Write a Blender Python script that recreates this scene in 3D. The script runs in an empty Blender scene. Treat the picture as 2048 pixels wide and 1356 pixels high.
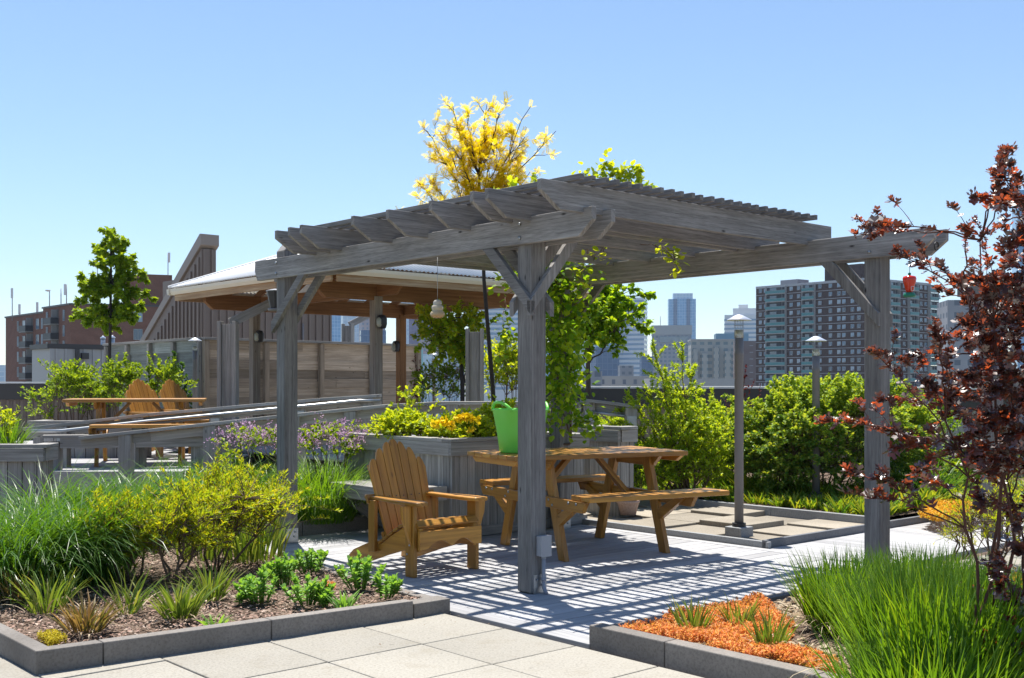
import bpy, bmesh, math, random
import numpy as np
from mathutils import Vector, Matrix, noise
R = math.radians
random.seed(7)
rng = np.random.default_rng(11)
scene = bpy.context.scene
COL = scene.collection

# ------------------------------------------------------------------ camera frame
F = 2240.0; HZ = 768.0; H = 1.45            # focal length in photo pixels, horizon row, eye height
AX = Vector((-0.6652, 0.7467, 0.0))         # the terrace grid: A runs away to the left, B away to the right
BX = Vector((0.7467, 0.6652, 0.0))
ZX = Vector((0, 0, 1))
def AB(a, b, z=0.0): return AX * a + BX * b + Vector((0, 0, z))
def G(px, py, z=0.0):                        # point on the level z
    Y = (H - z) * F / (py - HZ)
    return Vector(((px - 1024) / F * Y, Y, z))
def at(px, py, Y): return Vector(((px - 1024) / F * Y, Y, H + (HZ - py) * Y / F))
def lin(c):
    return tuple((x / 12.92 if x <= 0.04045 else ((x + 0.055) / 1.055) ** 2.4) for x in c)
def hx(s): return lin(tuple(int(s[i:i + 2], 16) / 255 for i in (0, 2, 4)))

# ------------------------------------------------------------------ objects
def tag(o, label=None, cat=None, group=None, kind=None):
    if label: o['label'] = label
    if cat: o['category'] = cat
    if group: o['group'] = group
    if kind: o['kind'] = kind
    return o
def thing(name, label, cat, loc=(0, 0, 0), rotz=0.0, group=None):
    o = bpy.data.objects.new(name, None); COL.objects.link(o)
    o.empty_display_size = 0.1
    o.location = loc; o.rotation_euler = (0, 0, rotz)
    return tag(o, label, cat, group)
def kids(o): return [c for c in bpy.data.objects if c.parent == o]
def copy_tree(o, parent=None):
    c = o.copy(); COL.objects.link(c); c.parent = parent
    for ch in kids(o): copy_tree(ch, c)
    return c
def link(name, me, parent=None, loc=None):
    o = bpy.data.objects.new(name, me); COL.objects.link(o)
    if loc is not None: o.location = loc
    if parent is not None: o.parent = parent
    return o
def wloc(o):
    v = Vector((0, 0, 0))
    while o is not None:
        v = v + o.location; o = o.parent
    return v

class MB:
    """collects shapes; build() links them as ONE mesh object"""
    def __init__(s): s.v = []; s.f = []; s.uv = []; s.m = []; s.sm = []
    def add(s, vs, fs, uvs, m=0, smooth=False):
        o = len(s.v); s.v += [tuple(v) for v in vs]
        for f, u in zip(fs, uvs):
            s.f.append([i + o for i in f]); s.uv.append(u); s.m.append(m); s.sm.append(smooth)
    def box(s, c, ax, ay, az, lx, ly, lz, m=0, wall=False):
        """box centred at c with unit axes; u follows the longest axis (wall: u level, v up)"""
        c = Vector(c); ax = Vector(ax); ay = Vector(ay); az = Vector(az)
        L = [lx, ly, lz]; k = L.index(max(L)); r = random.random() * 37; q = random.random() * 11
        loc = [Vector((x, y, z)) for x in (-.5, .5) for y in (-.5, .5) for z in (-.5, .5)]
        vs = [c + ax * (p.x * lx) + ay * (p.y * ly) + az * (p.z * lz) for p in loc]
        fs = [(0, 1, 3, 2), (4, 6, 7, 5), (0, 4, 5, 1), (2, 3, 7, 6), (0, 2, 6, 4), (1, 5, 7, 3)]
        uvs = []
        for fi, f in enumerate(fs):
            n = fi // 2; u = []
            for i in f:
                p = [loc[i].x * lx, loc[i].y * ly, loc[i].z * lz]
                o2 = [j for j in range(3) if j != n]
                if wall:
                    u.append((p[o2[0]], p[o2[1]]) if n != 2 else (p[0], p[1]))
                elif n == k:
                    u.append((p[o2[0]] * 0.2 + r, p[o2[1]] + q + 5))
                else:
                    oth = [j for j in o2 if j != k][0]
                    u.append((p[k] + r, p[oth] + q + fi * 0.31))
            uvs.append(u)
        s.add(vs, fs, uvs, m)
    def abox(s, lo, hi, m=0, wall=False):
        lo = Vector(lo); hi = Vector(hi); c = (lo + hi) / 2; d = hi - lo
        s.box(c, (1, 0, 0), (0, 1, 0), (0, 0, 1), abs(d.x), abs(d.y), abs(d.z), m, wall)
    def grid(s, a0, a1, b0, b1, z0, z1, m=0):   # box on the terrace grid
        s.box(AB((a0 + a1) / 2, (b0 + b1) / 2, (z0 + z1) / 2), AX, BX, ZX, abs(a1 - a0), abs(b1 - b0), abs(z1 - z0), m)
    def bar(s, p0, p1, w, h, side=None, m=0):
        p0 = Vector(p0); p1 = Vector(p1); d = (p1 - p0); l = d.length; d.normalize()
        if side is None:
            side = d.cross(ZX)
            if side.length < 1e-3: side = Vector((1, 0, 0))
        side = Vector(side); side = (side - d * side.dot(d)).normalized()
        up = side.cross(d)
        s.box((p0 + p1) / 2, d, side, up, l, w, h, m)
    def prism(s, poly, o, ex, ey, en, t, m=0, smooth=False):
        """polygon in the plane (ex,ey) at o, extruded t along en"""
        o = Vector(o); ex = Vector(ex); ey = Vector(ey); en = Vector(en); n = len(poly)
        r = random.random() * 37; q = random.random() * 11
        if ex.cross(ey).dot(en) < 0: poly = poly[::-1]
        if t < 0: t = -t; o = o - en * t
        vs = [o + ex * x + ey * y for x, y in poly] + [o + ex * x + ey * y + en * t for x, y in poly]
        fs = [list(range(n))[::-1], list(range(n, 2 * n))]
        xs = [p[0] for p in poly]; ys = [p[1] for p in poly]
        sw = (max(ys) - min(ys)) > (max(xs) - min(xs))
        U = [((y + r, x + q) if sw else (x + r, y + q)) for x, y in poly]
        uvs = [[U[i] for i in fs[0]], [U[i - n] for i in fs[1]]]
        for i in range(n):
            j = (i + 1) % n
            fs.append([i, j, n + j, n + i])
            uvs.append([U[i], U[j], (U[j][0], U[j][1] + t), (U[i][0], U[i][1] + t)])
        s.add(vs, fs, uvs, m, smooth)
    def tube(s, pts, rad, n=8, m=0, caps=True, smooth=True):
        pts = [Vector(p) for p in pts]; k = len(pts)
        if not hasattr(rad, '__len__'): rad = [rad] * k
        vs = []; t = None; ref = None; L = 0; q = random.random() * 9; us = []
        for i, p in enumerate(pts):
            d = (pts[min(i + 1, k - 1)] - pts[max(i - 1, 0)]).normalized()
            if ref is None:
                ref = d.orthogonal().normalized()
            else:
                ref = (ref - d * ref.dot(d)); ref = ref.normalized() if ref.length > 1e-6 else d.orthogonal().normalized()
            b = d.cross(ref)
            if i: L += (p - pts[i - 1]).length
            us.append(L)
            for j in range(n):
                a = 2 * math.pi * j / n
                vs.append(p + (ref * math.cos(a) + b * math.sin(a)) * rad[i])
        fs = []; uvs = []
        for i in range(k - 1):
            for j in range(n):
                j2 = (j + 1) % n
                fs.append((i * n + j, i * n + j2, (i + 1) * n + j2, (i + 1) * n + j))
                v0 = j / n * .3 + q; v1 = (j + 1) / n * .3 + q
                uvs.append([(us[i], v0), (us[i], v1), (us[i + 1], v1), (us[i + 1], v0)])
        if caps:
            fs.append(list(range(n))[::-1]); uvs.append([(0, 0)] * n)
            fs.append([(k - 1) * n + j for j in range(n)]); uvs.append([(0, 0)] * n)
        s.add(vs, fs, uvs, m, smooth)
    def lathe(s, prof, c=(0, 0, 0), n=24, m=0, smooth=True, caps=True):
        c = Vector(c); k = len(prof); vs = []
        for r, z in prof:
            for j in range(n):
                a = 2 * math.pi * j / n; vs.append(c + Vector((r * math.cos(a), r * math.sin(a), z)))
        fs = []; uvs = []
        for i in range(k - 1):
            for j in range(n):
                j2 = (j + 1) % n
                fs.append((i * n + j, i * n + j2, (i + 1) * n + j2, (i + 1) * n + j))
                uvs.append([(j / n, prof[i][1]), ((j + 1) / n, prof[i][1]), ((j + 1) / n, prof[i + 1][1]), (j / n, prof[i + 1][1])])
        if caps:
            if prof[0][0] > 1e-5: fs.append(list(range(n))[::-1]); uvs.append([(0, 0)] * n)
            if prof[-1][0] > 1e-5: fs.append([(k - 1) * n + j for j in range(n)]); uvs.append([(0, 0)] * n)
        s.add(vs, fs, uvs, m, smooth)
    def quad(s, a, b, c, d, m=0, uv=None):
        s.add([a, b, c, d], [(0, 1, 2, 3)], [uv or [(0, 0), (1, 0), (1, 1), (0, 1)]], m)
    def mesh(s, name, mats, off=Vector((0, 0, 0))):
        me = bpy.data.meshes.new(name)
        me.from_pydata([(v[0] - off.x, v[1] - off.y, v[2] - off.z) for v in s.v], [], s.f)
        uvl = me.uv_layers.new(name='UVMap')
        flat = [c for u in s.uv for p in u for c in p]
        uvl.data.foreach_set('uv', flat)
        me.polygons.foreach_set('material_index', s.m)
        me.polygons.foreach_set('use_smooth', s.sm)
        for mt in (mats if isinstance(mats, (list, tuple)) else [mats]): me.materials.append(mt)
        me.update()
        return me
    def build(s, name, mats, parent=None, bevel=0.0, local=False):
        if parent is not None:
            me = s.mesh(name, mats, Vector((0, 0, 0)) if local else wloc(parent))
            o = link(name, me, parent)
        else:
            V = np.array(s.v); off = Vector(((V[:, 0].min() + V[:, 0].max()) / 2, (V[:, 1].min() + V[:, 1].max()) / 2, V[:, 2].min()))
            me = s.mesh(name, mats, off)
            o = link(name, me, None, off)
        if bevel:
            md = o.modifiers.new('Bevel', 'BEVEL'); md.width = bevel; md.segments = 2; md.limit_method = 'ANGLE'; md.angle_limit = R(40)
        return o
def struct(o): o['kind'] = 'structure'; return o

def npmesh(name, V, Fc, mats, off=None, mi=None, smooth=False):
    """quads/tris as numpy arrays -> mesh"""
    me = bpy.data.meshes.new(name)
    V = np.asarray(V, dtype=np.float32); Fc = np.asarray(Fc, dtype=np.int32)
    if off is not None: V = V - np.array(off, dtype=np.float32)
    n = len(Fc); k = Fc.shape[1]
    me.vertices.add(len(V)); me.vertices.foreach_set('co', V.ravel())
    me.loops.add(n * k); me.loops.foreach_set('vertex_index', Fc.ravel())
    me.polygons.add(n); me.polygons.foreach_set('loop_start', np.arange(0, n * k, k, dtype=np.int32))
    for mt in (mats if isinstance(mats, (list, tuple)) else [mats]): me.materials.append(mt)
    if mi is not None: me.polygons.foreach_set('material_index', np.asarray(mi, dtype=np.int32))
    if smooth: me.polygons.foreach_set('use_smooth', np.ones(n, dtype=bool))
    me.update(calc_edges=True); me.validate()
    return me

# ------------------------------------------------------------------ materials
class NT:
    def __init__(s, name):
        s.mat = bpy.data.materials.new(name); s.mat.use_nodes = True
        s.t = s.mat.node_tree; s.t.nodes.clear()
        s.out = s.t.nodes.new('ShaderNodeOutputMaterial')
    def n(s, typ, **kw):
        nd = s.t.nodes.new('ShaderNode' + typ)
        for k, v in kw.items():
            if k.startswith('i_'):
                key = k[2:]; key = int(key) if key.isdigit() else key.replace('_', ' ')
                s.set(nd.inputs[key], v)
            else: setattr(nd, k, v)
        return nd
    def set(s, inp, v):
        if isinstance(v, bpy.types.NodeSocket): s.t.links.new(v, inp)
        elif isinstance(v, tuple) and len(v) == 3 and inp.type == 'RGBA': inp.default_value = (*v, 1)
        else: inp.default_value = v
    def noise(s, vec, scale, detail=4, rough=.6, dist=0):
        nd = s.n('TexNoise', i_Scale=scale, i_Detail=detail, i_Roughness=rough, i_Distortion=dist)
        if vec is not None: s.set(nd.inputs['Vector'], vec)
        return nd.outputs['Fac']
    def map(s, vec, scale=(1, 1, 1), loc=(0, 0, 0), rot=(0, 0, 0)):
        nd = s.n('Mapping'); s.set(nd.inputs['Vector'], vec)
        nd.inputs['Scale'].default_value = scale; nd.inputs['Location'].default_value = loc; nd.inputs['Rotation'].default_value = rot
        return nd.outputs[0]
    def ramp(s, fac, stops, interp='LINEAR'):
        nd = s.n('ValToRGB'); nd.color_ramp.interpolation = interp
        cr = nd.color_ramp
        while len(cr.elements) < len(stops): cr.elements.new(0.5)
        for e, (p, c) in zip(cr.elements, stops):
            e.position = p; e.color = (*c, 1) if len(c) == 3 else c
        s.set(nd.inputs[0], fac); return nd.outputs[0]
    def mix(s, fac, a, b, mode='MIX'):
        nd = s.n('Mix', data_type='RGBA', blend_type=mode)
        s.set(nd.inputs[0], fac); s.set(nd.inputs[6], a); s.set(nd.inputs[7], b); return nd.outputs[2]
    def math(s, op, a, b=0.0):
        nd = s.n('Math', operation=op); s.set(nd.inputs[0], a); s.set(nd.inputs[1], b); return nd.outputs[0]
    def bump(s, h, strength=.3, dist=.01):
        nd = s.n('Bump', i_Strength=strength, i_Distance=dist); s.set(nd.inputs['Height'], h); return nd.outputs[0]
    def bsdf(s, col, rough=.6, metal=0.0, normal=None, spec=.5, **kw):
        nd = s.n('BsdfPrincipled'); s.set(nd.inputs['Base Color'], col); s.set(nd.inputs['Roughness'], rough)
        s.set(nd.inputs['Metallic'], metal); nd.inputs['Specular IOR Level'].default_value = spec
        if normal is not None: s.set(nd.inputs['Normal'], normal)
        for k, v in kw.items(): s.set(nd.inputs[k.replace('_', ' ')], v)
        return nd.outputs[0]
    def done(s, sh): s.t.links.new(sh, s.out.inputs[0]); return s.mat
    @property
    def uv(s): return s.n('UVMap').outputs[0]
    @property
    def obj(s): return s.n('TexCoord').outputs['Object']
    @property
    def gen_pos(s): return s.n('NewGeometry').outputs['Position']
    @property
    def rnd(s): return s.n('NewGeometry').outputs['Random Per Island']

def m_wood(name, dark, mid, light, rough=.75, knots=.5, vary=.35, fleck=.35, spec=.3, gscale=1.0):
    t = NT(name); uv = t.uv
    g = t.noise(t.map(uv, (1.2 * gscale, 38 * gscale, 1)), 1.0, 5, .65, .6)
    fine = t.noise(t.map(uv, (9 * gscale, 210 * gscale, 1)), 1.0, 3, .6)
    col = t.ramp(g, [(0.28, dark), (0.52, mid), (0.75, light)])
    col = t.mix(t.ramp(fine, [(.35, (0, 0, 0)), (.75, (fleck,) * 3)]), col, light)
    blot = t.noise(t.map(uv, (1.4, 4, 1)), 1.0, 3, .6)
    col = t.mix(t.ramp(blot, [(.4, (0, 0, 0)), (.75, (.5,) * 3)]), col, dark)
    vo = t.n('TexVoronoi', i_Scale=1.0, feature='F1'); t.set(vo.inputs['Vector'], t.map(uv, (3.2, 9, 1)))
    kn = t.ramp(vo.outputs['Distance'], [(0.03, (knots,) * 3), (.1, (0, 0, 0))])
    col = t.mix(kn, col, tuple(c * .25 for c in dark))
    br = t.ramp(t.rnd, [(0, (1 - vary,) * 3), (1, (1 + vary * .4,) * 3)])
    col = t.mix(1.0, col, br, 'MULTIPLY')
    crk = t.noise(t.map(uv, (.8, 95, 1)), 1.0, 2, .5, .3)
    col = t.mix(t.ramp(crk, [(.68, (0, 0, 0)), (.74, (.7,) * 3)]), col, tuple(c * .3 for c in dark))
    hgt = t.math('ADD', t.math('MULTIPLY', g, .6), t.math('MULTIPLY', fine, .4))
    return t.done(t.bsdf(col, rough, 0, t.bump(hgt, .5, .004), spec))
def m_plain(name, col, rough=.6, metal=0, var=.12, scale=6, bump=0.0, spec=.5):
    t = NT(name); p = t.obj
    n = t.noise(p, scale, 5, .65)
    c = t.mix(n, tuple(x * (1 - var) for x in col), tuple(min(1, x * (1 + var)) for x in col))
    return t.done(t.bsdf(c, rough, metal, t.bump(t.noise(p, scale * 12, 3), bump, .003) if bump else None, spec))
def m_leaf(name, stops, trans=.45, tcol=None, rough=.5, spec=.3, gain=1.0, tvar=None, ior=1.5):
    """stops: list of colours spread over the random per leaf value"""
    t = NT(name); k = len(stops); stops = [tuple(min(.9, x * gain) for x in c) for c in stops]
    r = t.rnd
    col = t.ramp(r, [(i / max(1, k - 1), c) for i, c in enumerate(stops)])
    tc = t.mix(1.0, col, tcol or (2.0, 1.55, .45), 'MULTIPLY')
    d = t.bsdf(col, rough, 0, None, spec, IOR=ior)
    tr = t.n('BsdfTranslucent'); t.set(tr.inputs[0], tc)
    ms = t.n('MixShader'); t.set(ms.inputs[0], trans if tvar is None else t.ramp(t.math('FRACT', t.math('MULTIPLY', r, 17.3)), [(0, (tvar[0],) * 3), (.36, (tvar[0],) * 3), (.55, (tvar[1],) * 3), (1, (tvar[1],) * 3)])); t.t.links.new(d, ms.inputs[1]); t.t.links.new(tr.outputs[0], ms.inputs[2])
    return t.done(ms.outputs[0])
def m_concrete(name, c0, c1, scale=3, stain=.5, rough=.9, bump=.25, speck=True, spots=0.0, tone=.12):
    t = NT(name); p = t.gen_pos
    n = t.noise(p, scale, 8, .7); n2 = t.noise(p, 70, 3, .7)
    col = t.mix(n, c0, c1)
    if speck: col = t.mix(t.ramp(n2, [(.35, (.45,) * 3), (.55, (0, 0, 0))]), col, tuple(x * .5 for x in c0))
    st = t.noise(p, 1.1, 4, .6)
    col = t.mix(t.ramp(st, [(.48, (0, 0, 0)), (.7, (stain,) * 3)]), col, tuple(x * .6 for x in c0))
    if spots:
        sp = t.noise(p, 16, 3, .5); col = t.mix(t.ramp(sp, [(.66, (0, 0, 0)), (.74, (spots,) * 3)]), col, tuple(x * .45 for x in c0))
        sp2 = t.noise(p, 5, 6, .75); col = t.mix(t.ramp(sp2, [(.52, (0, 0, 0)), (.66, (spots * .6,) * 3)]), col, (c0[0] * .75, c0[1] * .68, c0[2] * .55))
        vo = t.n('TexVoronoi', i_Scale=9.0); t.set(vo.inputs['Vector'], p); col = t.mix(t.ramp(vo.outputs['Distance'], [(.02, (spots * 1.3,) * 3), (.05, (0, 0, 0))]), col, (.05, .045, .04))
    br = t.ramp(t.rnd, [(0, (1 - tone,) * 3), (1, (1 + tone * .6,) * 3)])
    col = t.mix(1.0, col, br, 'MULTIPLY')
    return t.done(t.bsdf(col, rough, 0, t.bump(t.math('ADD', n, t.math('MULTIPLY', n2, .6)), bump, .006), .3))
def m_grid(name, glass0, glass1, frame, bw, rh, mort, rough=.25, metal=0.0, off=0.0, smooth=.0, spec=.5):
    """window grid on walls whose UV is in metres"""
    t = NT(name)
    b = t.n('TexBrick', offset=off, i_Scale=1.0, i_Mortar_Size=mort, i_Mortar_Smooth=smooth, i_Bias=0.0, i_Brick_Width=bw, i_Row_Height=rh)
    t.set(b.inputs['Vector'], t.uv); t.set(b.inputs['Color1'], glass0); t.set(b.inputs['Color2'], glass1); t.set(b.inputs['Mortar'], frame)
    n = t.noise(t.uv, .05, 3); col = t.mix(t.ramp(n, [(.35, (0, 0, 0)), (.65, (.45,) * 3)]), b.outputs['Color'], glass0)
    return t.done(t.bsdf(col, t.ramp(b.outputs['Fac'], [(0, (rough,) * 3), (1, (.8,) * 3)]), metal, None, spec))
M = {}
M['pergola'] = m_wood('weathered_grey_wood', (.095, .09, .085), (.205, .195, .187), (.42, .405, .39), .85, .95, .4, .7)
M['grey_wood'] = m_wood('silver_grey_wood', (.16, .15, .138), (.32, .308, .29), (.50, .487, .465), .85, .7, .35, .35)
M['deck'] = m_wood('pale_deck_wood', (.25, .25, .255), (.38, .38, .39), (.50, .50, .505), .8, .25, .22, .35)
M['cedar'] = m_wood('stained_cedar', (.28, .11, .016), (.51, .238, .038), (.64, .335, .065), .36, .6, .4, .15, .5, .7)
M['gazebo'] = m_wood('brown_timber', (.17, .075, .03), (.31, .15, .06), (.42, .22, .10), .7, .6, .3, .15)
M['fence_brown'] = m_wood('brown_grey_boards', (.23, .175, .125), (.43, .345, .26), (.60, .50, .40), .85, .9, .5, .3)
M['fence_green'] = m_wood('green_grey_boards', (.13, .15, .14), (.24, .27, .26), (.36, .40, .39), .85, .3, .4, .3)
M['paver'] = m_concrete('paver_concrete', (.265, .248, .212), (.385, .365, .318), 2.2, .3, spots=.45, tone=.10)
M['tanpaver'] = m_concrete('tan_paver', (.24, .205, .16), (.39, .355, .295), 2.5, .4, spots=.3, tone=.25)
M['kerb'] = m_concrete('kerb_concrete', (.16, .145, .13), (.27, .25, .23), 3, .5, spots=.3, tone=.22)
M['edging'] = m_concrete('light_edging', (.27, .28, .29), (.36, .37, .38), 3, .3, .6, .1)
M['dark_edging'] = m_concrete('dark_edging', (.13, .135, .15), (.2, .205, .22), 6, .3, .7, .2)
M['galv'] = m_plain('galvanised_steel', (.36, .38, .4), .38, .85, .2, 14)
M['white_metal'] = m_plain('white_cap_metal', (.82, .83, .85), .32, .55, .06, 8)
M['lamp_pole'] = m_plain('lamp_pole_paint', (.17, .165, .17), .55, .1, .1, 10)
M['grey_box'] = m_plain('grey_box_paint', (.33, .34, .37), .5, .1, .06, 12)
M['pipe'] = m_plain('grey_pipe', (.26, .28, .33), .45, 0, .06, 12)
M['black'] = m_plain('black_plastic', (.025, .025, .028), .5, 0, .2, 20)
M['cream'] = m_plain('cream_gutter', (.66, .6, .48), .45, 0, .06, 4)
M['green_tub'] = m_plain('green_plastic', (.2, .72, .10), .38, 0, .05, 4)
M['terracotta'] = m_concrete('terracotta', (.46, .27, .2), (.66, .53, .46), 12, .6, .85, .2)
M['soil'] = None
SKY_STR=0.10; SUN_STR=4.2; EXPO=0.35; SKY_AIR=1.0; SKY_DUST=1.0; SKY_OZ=1.0; HAZE=0.00028
EXPO=1.1; SUN_STR=4.4; SKY_OZ=4.0; SKY_DUST=0.3; SKY_STR=.082; HAZE=0.00011
# ------------------------------------------------------------------ more materials
def m_soil():
    t = NT('mulch_soil'); p = t.gen_pos
    v = t.n('TexVoronoi', i_Scale=75.0); t.set(v.inputs['Vector'], p)
    chips = t.ramp(v.outputs['Color'], [(0, (.06, .042, .032)), (.45, (.13, .09, .066)), (.7, (.24, .17, .13)), (1, (.38, .30, .24))])
    n = t.noise(p, 9, 6, .7)
    col = t.mix(t.ramp(n, [(.32, (.6,) * 3), (.55, (0, 0, 0))]), chips, (.05, .036, .027))
    return t.done(t.bsdf(col, .95, 0, t.bump(t.math('ADD', v.outputs['Distance'], n), .8, .02), .2))
M['soil'] = m_soil()
M['chips'] = m_leaf('bark_chips', [(.09, .06, .045), (.26, .17, .13), (.38, .25, .2), (.2, .15, .115), (.5, .4, .33)], .0, None, .9, .2)
def m_brick(name, c0, c1, mortar):
    t = NT(name)
    b = t.n('TexBrick', i_Scale=1.0, i_Mortar_Size=.012, i_Brick_Width=.22, i_Row_Height=.075)
    t.set(b.inputs['Vector'], t.uv); t.set(b.inputs['Color1'], c0); t.set(b.inputs['Color2'], c1); t.set(b.inputs['Mortar'], mortar)
    n = t.noise(t.map(t.uv, (.5, .9, 1)), 1.0, 5, .6)
    col = t.mix(t.ramp(n, [(.4, (0, 0, 0)), (.7, (.4,) * 3)]), b.outputs['Color'], tuple(x * .6 for x in c0))
    return t.done(t.bsdf(col, .9, 0, None, .2))
M['brick'] = m_brick('brown_brick', (.17, .068, .045), (.225, .095, .062), (.2, .13, .1))
M['brick_dark'] = m_brick('dark_brown_brick', (.062, .037, .031), (.088, .052, .043), (.085, .062, .055))
M['slab'] = m_plain('slab_edge', (.38, .38, .39), .8, 0, .1, 1)
M['teal'] = m_plain('teal_panel', (.06, .2, .21), .4, 0, .15, .6)
M['glass'] = m_plain('window_glass', (.12, .17, .22), .08, 0, .5, .35, 0, .9)
M['glass_dark'] = m_plain('dark_glass', (.03, .035, .045), .1, 0, .4, .3, 0, .8)
M['white'] = m_plain('white_paint', (.72, .72, .70), .6, 0, .06, 2)
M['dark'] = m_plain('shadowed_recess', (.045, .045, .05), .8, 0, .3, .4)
M['pale_wall'] = m_plain('pale_wall', (.36, .35, .34), .8, 0, .08, .5)
M['brown_clad'] = m_plain('brown_cladding', (.195, .152, .13), .55, .15, .08, .6)
M['brown_cap'] = m_plain('brown_cap', (.27, .225, .2), .5, .15, .08, .6)
M['tan_clad'] = m_plain('tan_cladding', (.34, .27, .2), .6, .1, .12, .8)
M['dark_cap'] = m_plain('dark_cap', (.06, .055, .055), .5, .1, .1, .6)
M['pale_clad'] = m_plain('pale_cladding', (.42, .40, .385), .6, .1, .06, .4)

# ------------------------------------------------------------------ camera, sky, sun
cam = bpy.data.cameras.new('camera'); co = bpy.data.objects.new('camera', cam); COL.objects.link(co)
co.location = (0, 0, H); co.rotation_euler = (R(90), 0, 0)
cam.sensor_width = 36; cam.lens = F / 2048 * 36; cam.shift_y = (HZ - 678) / 2048; cam.clip_end = 20000; cam.clip_start = .1
scene.camera = co
SUN = Vector((-.105, .335, 1.0)).normalized()
elev = math.asin(SUN.z); azim = math.atan2(SUN.x, SUN.y)
w = bpy.data.worlds.new('World'); scene.world = w; w.use_nodes = True
wt = w.node_tree; bg = wt.nodes['Background']
sky = wt.nodes.new('ShaderNodeTexSky'); sky.sky_type = 'NISHITA'; sky.sun_disc = False
sky.sun_elevation = elev; sky.sun_rotation = azim; sky.air_density = SKY_AIR; sky.dust_density = SKY_DUST; sky.ozone_density = SKY_OZ; sky.altitude = 100
wt.links.new(sky.outputs[0], bg.inputs[0]); bg.inputs[1].default_value = SKY_STR
sl = bpy.data.lights.new('sun', 'SUN'); sl.energy = SUN_STR; sl.angle = R(.53); sl.color = (1, .95, .87)
so = bpy.data.objects.new('sun', sl); COL.objects.link(so); so.location = (0, 0, 30)
so.rotation_euler = SUN.to_track_quat('Z', 'Y').to_euler()
vs = scene.view_settings; vs.view_transform = 'Standard'; vs.look = 'None'; vs.exposure = EXPO; vs.gamma = 1
scene.cycles.max_bounces = 8; scene.cycles.diffuse_bounces = 4; scene.cycles.transparent_max_bounces = 8
scene.cycles.transmission_bounces = 6; scene.cycles.glossy_bounces = 3; scene.cycles.volume_bounces = 0
scene.cycles.use_denoising = True; scene.cycles.caustics_reflective = False; scene.cycles.caustics_refractive = False

# ------------------------------------------------------------------ ground sheets
GZ = -32.0
def sheet(name, poly, z, mat, t=.0):
    mb = MB()
    if t: mb.prism([(p[0], p[1]) for p in poly], (0, 0, z - t), (1, 0, 0), (0, 1, 0), ZX, t)
    else: mb.add([(p[0], p[1], z) for p in poly], [list(range(len(poly)))], [[(p[0], p[1]) for p in poly]])
    return struct(mb.build(name, mat))
M['city'] = m_concrete('city_ground', (.12, .13, .11), (.2, .2, .19), .02, .3, .9, .0, False)
sheet('city_ground', [(-9000, -4000), (9000, -4000), (9000, 14000), (-9000, 14000)], GZ, M['city'])
sheet('roof_slab', [(-26, -6), (26, -6), (26, 27), (-26, 27)], -.05, M['tanpaver'], .6)

# foreground paving: single slabs on the terrace grid with open joints
mb = MB(); r2 = random.Random(3)
for j in range(-8, 12):
    b0 = 3.17 + .613 * j
    for i in range(-6, 16):
        a0 = 4.40 + .6 * i + (0 if j % 2 else 0)
        c = AB(a0 + .3, b0 + .3)
        if b0 + .3 > 4.46 and a0 + .3 > 2.2 or c.y > 9 or c.y < 2.5: continue
        if b0 + .3 > 6.5: continue
        dz = r2.uniform(-.0025, .0025)
        mb.grid(a0 + .004, a0 + .597, b0 + .004, min(b0 + .61, 4.452 if a0 > 2.2 else 99), -.045, 0 + dz)
o = struct(mb.build('paving', M['paver'], None, .006))

# deck: boards with gaps
mb = MB()
D0, D1 = 4.36, 9.25
a = D0; k = 0
while a < D1:
    cut = [4.60] + sorted(r2.sample([5.4, 5.9, 6.3, 6.9, 7.4], 1)) + [8.1]
    for b0, b1 in zip(cut[:-1], cut[1:]):
        mb.grid(a, a + .132, b0 + .002, b1 - .002, -.03, .004 + r2.uniform(-.001, .001))
    a += .139
mb.grid(D0, D1, 4.455, 4.594, -.03, .006)
mb.grid(5.0, D1, 8.104, 8.2, -.03, .006)
struct(mb.build('deck', M['deck'], None, .003))
mb = MB(); b = 8.21
while b < 13.2:
    a0 = 4.72
    mb.grid(a0 if b > 8.3 else D0, 5.86, b, b + .132, -.03, .004 + r2.uniform(-.001, .001)); b += .139
mb.grid(4.58, 4.715, 8.21, 13.2, -.12, .02, 0)
struct(mb.build('boardwalk', M['deck'], None, .003))
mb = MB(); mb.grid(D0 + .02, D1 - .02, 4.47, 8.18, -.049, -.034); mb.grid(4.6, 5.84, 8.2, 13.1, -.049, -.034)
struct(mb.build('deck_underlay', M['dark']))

# court behind the table: tan slabs at slightly different heights
mb = MB(); r3 = random.Random(5)
for i in range(6):
    for j in range(3):
        a0 = 5.98 + i * .62; b0 = 8.33 + j * .62
        z = .03 + r3.choice([0, .02, .035, .05]) if not (i < 1 and j == 0) else .012
        c = AB(a0 + .3, b0 + .3); ang = r3.uniform(-.03, .03)
        ax = AX * math.cos(ang) + BX * math.sin(ang); bx = BX * math.cos(ang) - AX * math.sin(ang)
        tilt = r3.uniform(-.012, .012); nz = (ZX + AX * tilt).normalized()
        mb.box(c + ZX * (z - .03), ax, nz.cross(ax), nz, .6, .6, .06)
struct(mb.build('court_paving', M['tanpaver'], None, .006))
mb = MB()
mb.grid(5.84, 9.2, 8.215, 8.26, -.03, .062, 0)
struct(mb.build('court_edging', M['edging'], None, .004))
mb = MB()
mb.grid(5.865, 5.91, 8.215, 11.2, -.03, .075, 0)
struct(mb.build('boardwalk_edging', M['dark_edging'], None, .004))
mb = MB()
for b in range(4):
    pass
for a0, a1 in ((5.915, 7.15), (7.155, 8.4), (8.405, 9.7)):
    mb.grid(a0, a1, 10.1, 10.16, -.03, .125, 0)
struct(mb.build('bed_edging', M['edging'], None, .004))

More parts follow.
